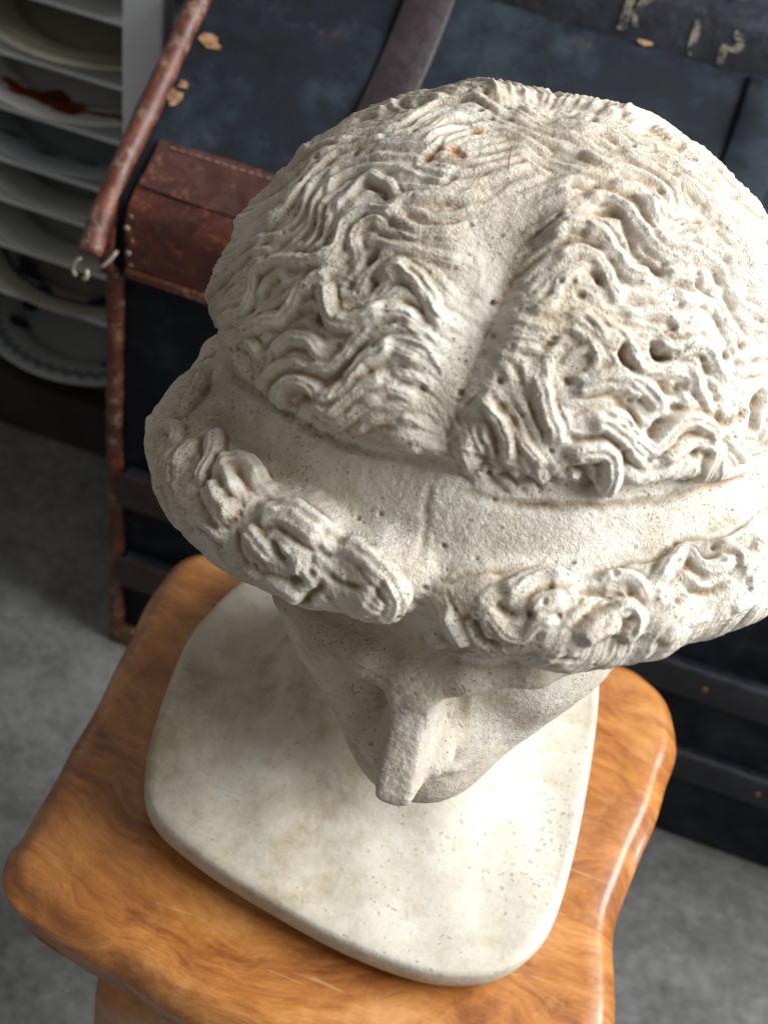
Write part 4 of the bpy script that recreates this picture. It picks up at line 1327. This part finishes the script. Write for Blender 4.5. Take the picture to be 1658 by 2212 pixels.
CANVAS = canvas_material()
RED_LEATHER = leather_material("red_brown_leather", (.022, .006, .004), (.060, .013, .008), (.105, .026, .013), (.27, .085, .022), .60)
EDGE_LEATHER = leather_material("edge_leather", (.028, .008, .005), (.085, .024, .012), (.17, .055, .026), (.26, .17, .13), .57)
STRAP_LEATHER = leather_material("strap_leather", (.012, .008, .010), (.026, .017, .019), (.045, .030, .030), (.13, .085, .05), .70)
SLAT_MAT = leather_material("slat_leather", (.005, .006, .010), (.010, .012, .019), (.022, .026, .036), (.11, .045, .02), .70)
SLAT_RED = leather_material("slat_red_leather", (.012, .006, .006), (.030, .012, .012), (.055, .025, .024), (.10, .05, .04), .70)
BRASS = plain("tarnished_brass", (.15, .085, .04), .5, .6)
THREAD = plain("stitch_thread", (.20, .13, .10), .8)
_lm = NT("worn_cream_paint")
_lm.base(_lm.mix(_lm.sc(_lm.noise(130, 6, .75), .42, .56), (.23, .21, .155), (.02, .022, .026)))
_lm.rough(.8)
LETTER = _lm.m
BONE = plain("pale_wire", (.30, .26, .20), .5, .4)

trunk = thing("travel_trunk", "old navy canvas travelling trunk with reddish leather edging behind the bust", "trunk", (.1, 1.0, 0))
TO = np.array([.1, 1.0, 0.0])
X0, X1, YF, YB = -.376, .66, .785, 1.24


def slab(name, x0, x1, y0, y1, z0, z1, mat, parent, bev=.004, origin=TO, seg=2):
    bm = bmesh.new()
    bmesh.ops.create_cube(bm, size=1)
    for v in bm.verts:
        v.co = Vector(((x0 + x1) / 2 + v.co.x * (x1 - x0) - origin[0], (y0 + y1) / 2 + v.co.y * (y1 - y0) - origin[1], (z0 + z1) / 2 + v.co.z * (z1 - z0) - origin[2]))
    if bev:
        bmesh.ops.bevel(bm, geom=bm.edges[:], offset=bev, segments=seg, affect='EDGES', profile=.6)
    o = bm_obj(name, bm, mat, parent, True)
    return o


def extrude_profile(name, prof, x0, x1, mat, nx=60, jitter=0.0, origin=TO, parent=None):
    """prof: (y,z) loop, swept along x with a little unevenness"""
    prof = np.array(prof)
    if ((prof[:, 0] * np.roll(prof[:, 1], -1) - prof[:, 1] * np.roll(prof[:, 0], -1)).sum()) < 0:
        prof = prof[::-1]
    rr = []
    for x in np.linspace(x0, x1, nx):
        j = jitter * np.stack([np.sin(x * 37 + np.arange(len(prof))), np.cos(x * 53 + 1.7 * np.arange(len(prof)))], 1)
        p = prof + j
        rr.append(np.c_[np.full(len(prof), x), p])
    v, f = ring_loft(rr)
    f = [tuple(q) for q in f]
    return mesh_obj(name, v - np.array(origin), f, mat, parent)


def auto_smooth(o, ang=35):
    me = o.data
    me.polygons.foreach_set("use_smooth", [True] * len(me.polygons))
    try:
        me.set_sharp_from_angle(angle=radians(ang))
    except Exception:
        pass


def tube(name, pts, r, mat, parent, origin=TO, n=12, flat=1.0, cap=True):
    P = resample(np.array(pts, float), .006)
    T = np.gradient(P, axis=0)
    T /= np.linalg.norm(T, axis=1)[:, None] + 1e-12
    rr = []
    a = np.linspace(0, 2 * pi, n, endpoint=False)
    for k, (p, t) in enumerate(zip(P, T)):
        s = np.cross(t, (1, 0.02, 0.05))
        if np.linalg.norm(s) < 1e-3:
            s = np.cross(t, (0, 1, 0))
        s /= np.linalg.norm(s)
        w = np.cross(t, s)
        rk = r * (1 + .035 * sin(k * 1.3) + .05 * sin(k * .37))
        rr.append(p + rk * (np.cos(a)[:, None] * s * flat + np.sin(a)[:, None] * w))
    v, f = ring_loft(rr, cap, cap)
    return mesh_obj(name, v - np.array(origin), f, mat, parent)


slab("body", X0, X1, YF, YB, .004, .449, CANVAS, trunk, .006)
LID = [(.783, .452), (.783, .500), (.789, .509), (.800, .5155), (.813, .522), (.88, .5575), (.94, .5893), (.995, .6185), (1.0, .6195), (1.24, .625), (1.24, .452)]
auto_smooth(extrude_profile("lid", LID, X0 - .004, X1 + .004, CANVAS, 60, .0006, parent=trunk))
SLOPE = np.array([0, 1, .53])
SLOPE = SLOPE / np.linalg.norm(SLOPE)
SN = np.array([0, -SLOPE[2], SLOPE[1]])
SP0 = np.array([0, .813, .522])


def on_slope(x, y, h=0.0):
    return np.array([x, y, .522 + .53 * (y - .813)]) + SN * h


# leather band on the lid front: lower strip, folded upper strip, stitching
BAND = [(.7785, .450), (.7780, .499), (.7845, .511), (.797, .5185), (.8045, .5225), (.8060, .5190), (.790, .5110), (.7835, .502), (.7832, .450)]
auto_smooth(extrude_profile("leather_band", BAND, X0 + .008, X1, RED_LEATHER, 90, .0009, parent=trunk))
UP = [tuple(on_slope(0, .7985, .0062)[1:]), tuple(on_slope(0, .812, .0062)[1:]), tuple(on_slope(0, .8335, .0050)[1:]), tuple(on_slope(0, .8345, .0015)[1:]), tuple(on_slope(0, .8000, .0012)[1:])]
UPPER_BAND = leather_material("plum_leather", (.026, .008, .007), (.058, .018, .014), (.10, .036, .027), (.21, .09, .045), .60)
auto_smooth(extrude_profile("upper_band", UP, X0 + .010, X1, UPPER_BAND, 90, .0007, parent=trunk))
bm = bmesh.new()
for i in range(150):
    x = X0 + .022 + i * .0066
    p = on_slope(x, .8295, .0056)
    r = bmesh.ops.create_cube(bm, size=1)
    for v in r["verts"]:
        q = Vector((v.co.x * .0042, 0, 0)) + Vector(SLOPE) * (v.co.y * .0011) + Vector(SN) * (v.co.z * .0012)
        v.co = Vector(p - TO) + q
st_ = bm_obj("stitching", bm, THREAD, trunk)
st_["kind"] = "stuff"
LOWB = [(.7765, .4500), (.7762, .4560), (.7790, .4570), (.7790, .4490)]
auto_smooth(extrude_profile("band_hem", LOWB, X0 + .008, X1, EDGE_LEATHER, 60, .0005, parent=trunk))

# rolled leather binding along the left edge of the lid, its front end torn loose
tube("lid_binding", [(-.386, .758, .478), (-.3865, .772, .491), (-.386, .790, .506), (-.385, .813, .5235), (-.384, .88, .560), (-.384, .94, .592), (-.384, 1.0, .624)], .0085, EDGE_LEATHER, trunk)
tube("torn_flap", [(-.381, .775, .452), (-.382, .776, .470), (-.381, .782, .492), (-.379, .795, .508)], .0055, RED_LEATHER, trunk, flat=.6)
tube("bent_wire", [(-.3915, .756, .474), (-.3955, .753, .470), (-.3965, .752, .463), (-.3930, .751, .460)], .0016, BONE, trunk, n=8)
tube("bent_wire", [(-.386, .752, .468), (-.3845, .750, .464), (-.3868, .749, .461)], .0020, BONE, trunk, n=8)
tube("bent_wire", [(-.378, .758, .4685), (-.3735, .763, .4725), (-.3705, .770, .478)], .0016, BONE, trunk, n=8)
# vertical binding of the front left edge and the bottom corner cap
tube("edge_binding", [(-.3775, .783, .012), (-.3785, .7825, .10), (-.3775, .783, .18), (-.3795, .7825, .27), (-.3785, .783, .36), (-.3780, .7835, .449)], .0068, EDGE_LEATHER, trunk)
slab("corner_cap", -.386, -.358, .777, .800, .0, .026, BRASS, trunk, .005)
for k, (x, z) in enumerate(((-.352, .462), (-.3535, .4725), (-.351, .484), (-.3545, .4945), (-.352, .505))):
    bm = bmesh.new()
    bmesh.ops.create_uvsphere(bm, u_segments=10, v_segments=6, radius=.0024)
    for v in bm.verts:
        v.co = Vector((v.co.x + x - .012 - TO[0], v.co.y * .6 + .7775 - TO[1], v.co.z + z - TO[2]))
    bm_obj("tack", bm, BONE if k in (1, 3) else BRASS, trunk, True)
# slats across the front, each with its nails
for z0, z1 in ((.209, .246), (.103, .138)):
    s_ = slab("slat", X0 + .008, X1, .772, .7848, z0, z1, SLAT_MAT, trunk, .004)
    for x in (-.30, -.12, .04, .137 if z0 > .2 else .215, .30, .45):
        bm = bmesh.new()
        bmesh.ops.create_uvsphere(bm, u_segments=12, v_segments=8, radius=.0036)
        for v in bm.verts:
            v.co = Vector((v.co.x + x - TO[0], v.co.y * .55 + .7722 - TO[1], v.co.z + (z0 + z1) / 2 - TO[2]))
        bm_obj("nail", bm, BRASS, s_, True)
    slab("slat_end", X0 + .004, X0 + .075, .7695, .7725, z0 - .001, z1 + .001, SLAT_RED, s_, .001)
# straps over the sloping lid
for x0, x1 in ((-.241, -.206), (.014, .049)):
    prof = []
    rr = []
    for y in np.linspace(.806, .998, 40):
        h0 = .0052 + .0012 * sin(y * 60)
        dx = .0012 * sin(y * 41)
        rr.append(np.array([on_slope(x0 + dx, y, .0008), on_slope(x0 + dx, y, h0 - .001), on_slope(x0 + .002 + dx, y, h0), on_slope(x1 - .002 + dx, y, h0), on_slope(x1 + dx, y, h0 - .001), on_slope(x1 + dx, y, .0008)]))
    v, f = ring_loft(rr)
    auto_smooth(mesh_obj("strap", v - TO, f, STRAP_LEATHER if x0 < 0 else CANVAS, trunk))
# raised rail along the top with the rest of painted initials
RAIL = [(.998, .6165), (1.0, .6215), (1.0125, .6455), (1.018, .6500), (1.030, .6520), (1.062, .6525), (1.066, .648), (1.068, .622)]
rail = extrude_profile("top_rail", RAIL, X0, X1, SLAT_MAT, 60, .0005, parent=trunk)
auto_smooth(rail, 50)
RUP = np.array([0, .0125, .0240])
RUP = RUP / np.linalg.norm(RUP)
RN = np.array([0, -RUP[2], RUP[1]])


def letter(shape, x, s0, h, wob_seed, top=False):
    """a worn painted letter: thin polygon strokes lying on the rail's sloping face (or on its top)"""
    bm = bmesh.new()
    rd = random.Random(wob_seed)
    for poly in shape:
        vs = []
        for (u, w) in poly:
            u, w = u * h * .95 + rd.uniform(-.0008, .0008), w * h + rd.uniform(-.0008, .0008)
            p = np.array([x + u, 1.034 + w, .6532]) if top else np.array([x + u, 1.0, .6215]) + RUP * (s0 + w) + RN * .0010
            vs.append(bm.verts.new(Vector(p - TO)))
        bm.faces.new(vs)
    nrm = Vector((0, 0, 1)) if top else Vector(RN)
    r = bmesh.ops.extrude_face_region(bm, geom=bm.faces[:])
    for e in r["geom"]:
        if isinstance(e, bmesh.types.BMVert):
            e.co -= nrm * .0006
    bmesh.ops.recalc_face_normals(bm, faces=bm.faces[:])
    return bm_obj("painted_letter", bm, LETTER, rail)


K_ = [[(0, 0), (.22, 0), (.24, 1), (0, 1)], [(.26, .52), (.42, .62), (.72, 1.0), (.46, 1.0)], [(.26, .48), (.40, .52), (.55, .20), (.36, .18)]]
T_ = [[(.02, .05), (.26, .0), (.28, .95), (.0, 1.0)], [(.30, .72), (.42, .78), (.42, .98), (.30, .98)]]
P_ = [[(0, 0), (.2, .02), (.2, .45), (.0, .45)], [(.0, .50), (.46, .42), (.60, .70), (.46, .98), (.22, 1.0), (.20, .80), (.38, .72), (.30, .58), (.02, .62)]]
O_ = [[(math.cos(a) * .36 + .36, math.sin(a) * .5 + .5) for a in np.linspace(.3, 2.6, 7)] + [(math.cos(a) * .22 + .36, math.sin(a) * .33 + .5) for a in np.linspace(2.6, .3, 7)],
      [(math.cos(a) * .36 + .36, math.sin(a) * .5 + .5) for a in np.linspace(3.4, 5.9, 7)] + [(math.cos(a) * .22 + .36, math.sin(a) * .33 + .5) for a in np.linspace(5.9, 3.4, 7)]]
letter(K_, -.087, .003, .027, 1)
letter(T_, -.036, .000, .024, 2)
letter(P_, -.012, -.002, .026, 3)
letter(T_, .036, .000, .022, 4)
letter(O_, -.025, 0, .026, 5, True)
# flakes where the canvas has worn through beside the binding
for k, (x, y, a_, b_) in enumerate(((-.366, .912, .0065, .005), (-.360, .908, .006, .0025), (-.371, .866, .0045, .0065), (-.369, .876, .004, .003), (-.064, 1.0, .006, .003))):
    rd = random.Random(k)
    bm = bmesh.new()
    vs = []
    for i in range(11):
        a = i / 11 * 2 * pi
        r = 1 + rd.uniform(-.35, .3)
        p = on_slope(x + a_ * r * cos(a), y + b_ * r * sin(a), .0012 if y > .84 else .0068)
        vs.append(bm.verts.new(Vector(p - TO)))
    bm.faces.new(vs)
    r = bmesh.ops.extrude_face_region(bm, geom=bm.faces[:])
    for e in r["geom"]:
        if isinstance(e, bmesh.types.BMVert):
            e.co -= Vector(SN) * .0009
    bmesh.ops.recalc_face_normals(bm, faces=bm.faces[:])
    bm_obj("leather_flake", bm, plain("flake", (.27, .15, .07), .85, 0, .6, 160) if k == 0 else bpy.data.materials["flake"], trunk)

# ------------------------------------------------------------------ plate rack at the left
WHITE_PAINT = plain("white_rack_paint", (.66, .68, .71), .45, 0, .05, 30)
SHADE_DARK_WOOD = plain("shade_dark_board", (.022, .016, .012), .8, 0, .4, 20)  # shade put into the colour: rack's unlit inside and foot; also lowest shelf
RO = np.array([-.62, 1.12, 0.0])
rack = thing("plate_rack", "white plate rack with narrow shelves standing left of the trunk", "rack", tuple(RO))
slab("post", -.4615, -.4260, .968, .990, .0, .95, WHITE_PAINT, rack, .003, RO)
slab("post", -.835, -.800, .968, .990, .0, .95, WHITE_PAINT, rack, .003, RO)
slab("shade_board", -.840, -.425, 1.262, 1.272, .0, .95, SHADE_DARK_WOOD, rack, .001, RO)  # added dark board standing in for the shade behind the plates
slab("shade_box", -.836, -.432, .994, 1.258, .0, .070, SHADE_DARK_WOOD, rack, .002, RO)  # added dark box in place of the shadow on the floor below the plates
PZ = [.516, .456, .401, .345, .300, .246, .187, .094]
for z in PZ[:-1]:
    slab("shelf", -.836, -.440, 1.003, 1.258, z - .0115, z - .0066, WHITE_PAINT, rack, .0015, RO)
slab("shelf", -.836, -.440, 1.010, 1.258, PZ[-1] - .016, PZ[-1] - .008, SHADE_DARK_WOOD, rack, .0015, RO)


def glaze(name, col, ring=None, ringcol=(.05, .12, .11), r0=.100, r1=.108, scallop=0):
    m = NT(name)
    c = m.ramp(m.noise(14, 5, .6), [(.35, tuple(q * .86 for q in col)), (.65, col)])
    if ring:
        sx = m.n("ShaderNodeSeparateXYZ")
        m.l(m.tc.outputs["Object"], sx.inputs[0])
        rr = m.math('SQRT', m.math('ADD', m.math('MULTIPLY', sx.outputs[0], sx.outputs[0]), m.math('MULTIPLY', sx.outputs[1], sx.outputs[1])))
        if scallop:
            ang = m.math('ARCTAN2', sx.outputs[1], sx.outputs[0])
            rr = m.math('ADD', rr, m.math('MULTIPLY', m.math('SINE', m.math('MULTIPLY', ang, scallop)), .0028))
        rr = m.math('ADD', rr, m.math('MULTIPLY', m.math('SUBTRACT', m.noise(55, 4, .6), .5), .006))
        a = m.math('MULTIPLY', m.sc(rr, r0, r0 + .0015), m.sc(rr, r1 + .0015, r1))
        c = m.mix(m.math('MULTIPLY', a, ring), c, ringcol)
    m.base(c)
    m.rough(.16)
    m.spec(.5)
    return m.m


def plate_profile(R, deep):
    # (radius, height) from the middle of the upper face out over the lip and back underneath
    return [(0, .004), (R * .30, .004), (R * .55, .0045), (R * .62, .0065), (R * .66, .0065 + deep * .45), (R * .72, .0065 + deep * .6), (R * .90, .0075 + deep * .92),
            (R * .985, .0080 + deep), (R, .0068 + deep), (R * .985, .0052 + deep), (R * .88, .0035 + deep * .85), (R * .70, .0015 + deep * .45), (R * .60, .0), (R * .52, .0), (R * .50, .0015), (0, .0015)]


def top_height(prof, r):
    pr = prof[:8]
    return float(np.interp(r, [p[0] for p in pr], [p[1] for p in pr]))


def blob(prof, cx, cy, rx, ry, rot, seed, name, mat, parent, k=18, rag=.25):
    """a painted motif: a ragged patch lying on the plate's face"""
    rd = random.Random(seed)
    bm = bmesh.new()
    c = bm.verts.new((cx, cy, top_height(prof, math.hypot(cx, cy)) + .0004))
    rings_ = []
    amp = [1 + rd.uniform(-rag, rag) for _ in range(k)]
    for s in (.34, .67, 1.0):
        ring_ = []
        for i in range(k):
            a = i / k * 2 * pi
            u, w = rx * amp[i] * s * cos(a), ry * amp[i] * s * sin(a)
            x, y = cx + u * cos(rot) - w * sin(rot), cy + u * sin(rot) + w * cos(rot)
            ring_.append(bm.verts.new((x, y, top_height(prof, math.hypot(x, y)) + (.0004 if s < 1 else .00015))))
        rings_.append(ring_)
    for i in range(k):
        j = (i + 1) % k
        bm.faces.new((c, rings_[0][i], rings_[0][j]))
        for a, b in zip(rings_[:-1], rings_[1:]):
            bm.faces.new((a[i], b[i], b[j], a[j]))
    return bm_obj(name, bm, mat, parent, True)


def plate(z, R, deep, cx, cy, mat, label):
    prof = plate_profile(R, deep)
    n = 96
    a = np.linspace(0, 2 * pi, n, endpoint=False)
    rr = []
    for r, h in prof:
        r = max(r, 1e-4)
        rr.append(np.c_[r * np.cos(a), r * np.sin(a), np.full(n, h)])
    v, f = ring_loft(rr[::-1])
    o = mesh_obj("plate", v, f, mat)
    o.location = (cx, cy, z - .0065)
    tag(o, label, "plate", "plates in the rack")
    return o, prof


CREAM, OLIVE, WHITE_G, PALE_BLUE = (.62, .60, .52), (.40, .38, .28), (.62, .61, .58), (.34, .39, .40)
RUST = plain("rust_red_paint", (.17, .022, .010), .3, 0, .5, 60)
NAVY = plain("cobalt_paint", (.012, .018, .045), .3, 0, .5, 60)
TEAL = plain("teal_paint", (.03, .085, .075), .3, 0, .4, 60)
PL = [
    (PZ[0], .122, .020, -.545, 1.098, glaze("cream_glaze", CREAM), "cream plate on the topmost shelf of the rack"),
    (PZ[1], .125, .014, -.535, 1.104, glaze("olive_glaze", OLIVE, .5, (.20, .18, .10), .108, .117), "olive cream plain plate on the shelf above the one with a red motif"),
    (PZ[2], .126, .013, -.545, 1.103, glaze("white_glaze", WHITE_G), "white plate painted with a rust red motif"),
    (PZ[3], .124, .013, -.545, 1.104, glaze("blue_grey_glaze", PALE_BLUE, .5, (.12, .20, .18), .085, .10), "blue grey plate with faint green pattern under the red motif one"),
    (PZ[4], .124, .012, -.540, 1.106, glaze("grey_glaze", (.42, .42, .38)), "plain grey cream plate, fourth up from the rack's bottom"),
    (PZ[5], .128, .013, -.540, 1.106, glaze("stone_glaze", (.46, .46, .42)), "plain pale plate directly above the two dark flowered plates"),
    (PZ[6], .129, .014, -.540, 1.104, glaze("green_edge_glaze", (.36, .33, .28), .85, (.02, .055, .05), .100, .108), "plate with dark blue flowers and a thin green line, second from bottom"),
    (PZ[7], .126, .012, -.553, 1.104, glaze("teal_edge_glaze", (.40, .41, .39), .75, (.035, .10, .095), .103, .114, 46), "lowest plate with teal scalloped edge and dark blue spots"),
]
for k, (z, R_, dp, cx, cy, mt_, lb) in enumerate(PL):
    o, pr = plate(z, R_, dp, cx, cy, mt_, lb)
    if k == 2:
        for q, (x, y, rx, ry, ro) in enumerate(((-.010, -.094, .036, .010, -.05), (.004, -.088, .022, .015, .5), (-.006, -.078, .018, .016, -.7), (.018, -.102, .017, .009, .3), (.044, -.094, .020, .0045, .10), (.062, -.093, .009, .0035, -.7), (-.042, -.088, .018, .006, -.4))):
            blob(pr, x, y, rx, ry, ro, 10 + q, "painted_motif", RUST, o)
    if k == 3:
        for q, (x, y) in enumerate(((-.05, -.085), (-.01, -.095), (.03, -.092))):
            blob(pr, x, y, .012, .004, .1, 20 + q, "painted_motif", TEAL, o)
    if k == 6:
        for q, (x, y, rx) in enumerate(((-.042, -.082, .016), (-.056, -.066, .012), (.040, -.087, .018), (.054, -.080, .010), (-.02, -.098, .006))):
            blob(pr, x, y, rx, .010, .3 * q, 30 + q, "painted_motif", NAVY, o)
    if k == 7:
        for q, (x, y, rx) in enumerate(((-.064, -.055, .012), (.052, -.070, .013), (-.070, -.02, .010))):
            blob(pr, x, y, rx, .010, .3 * q, 40 + q, "painted_motif", NAVY, o)
    if k == 4:
        blob(pr, -.07, -.068, .012, .005, .5, 55, "painted_motif", TEAL, o)
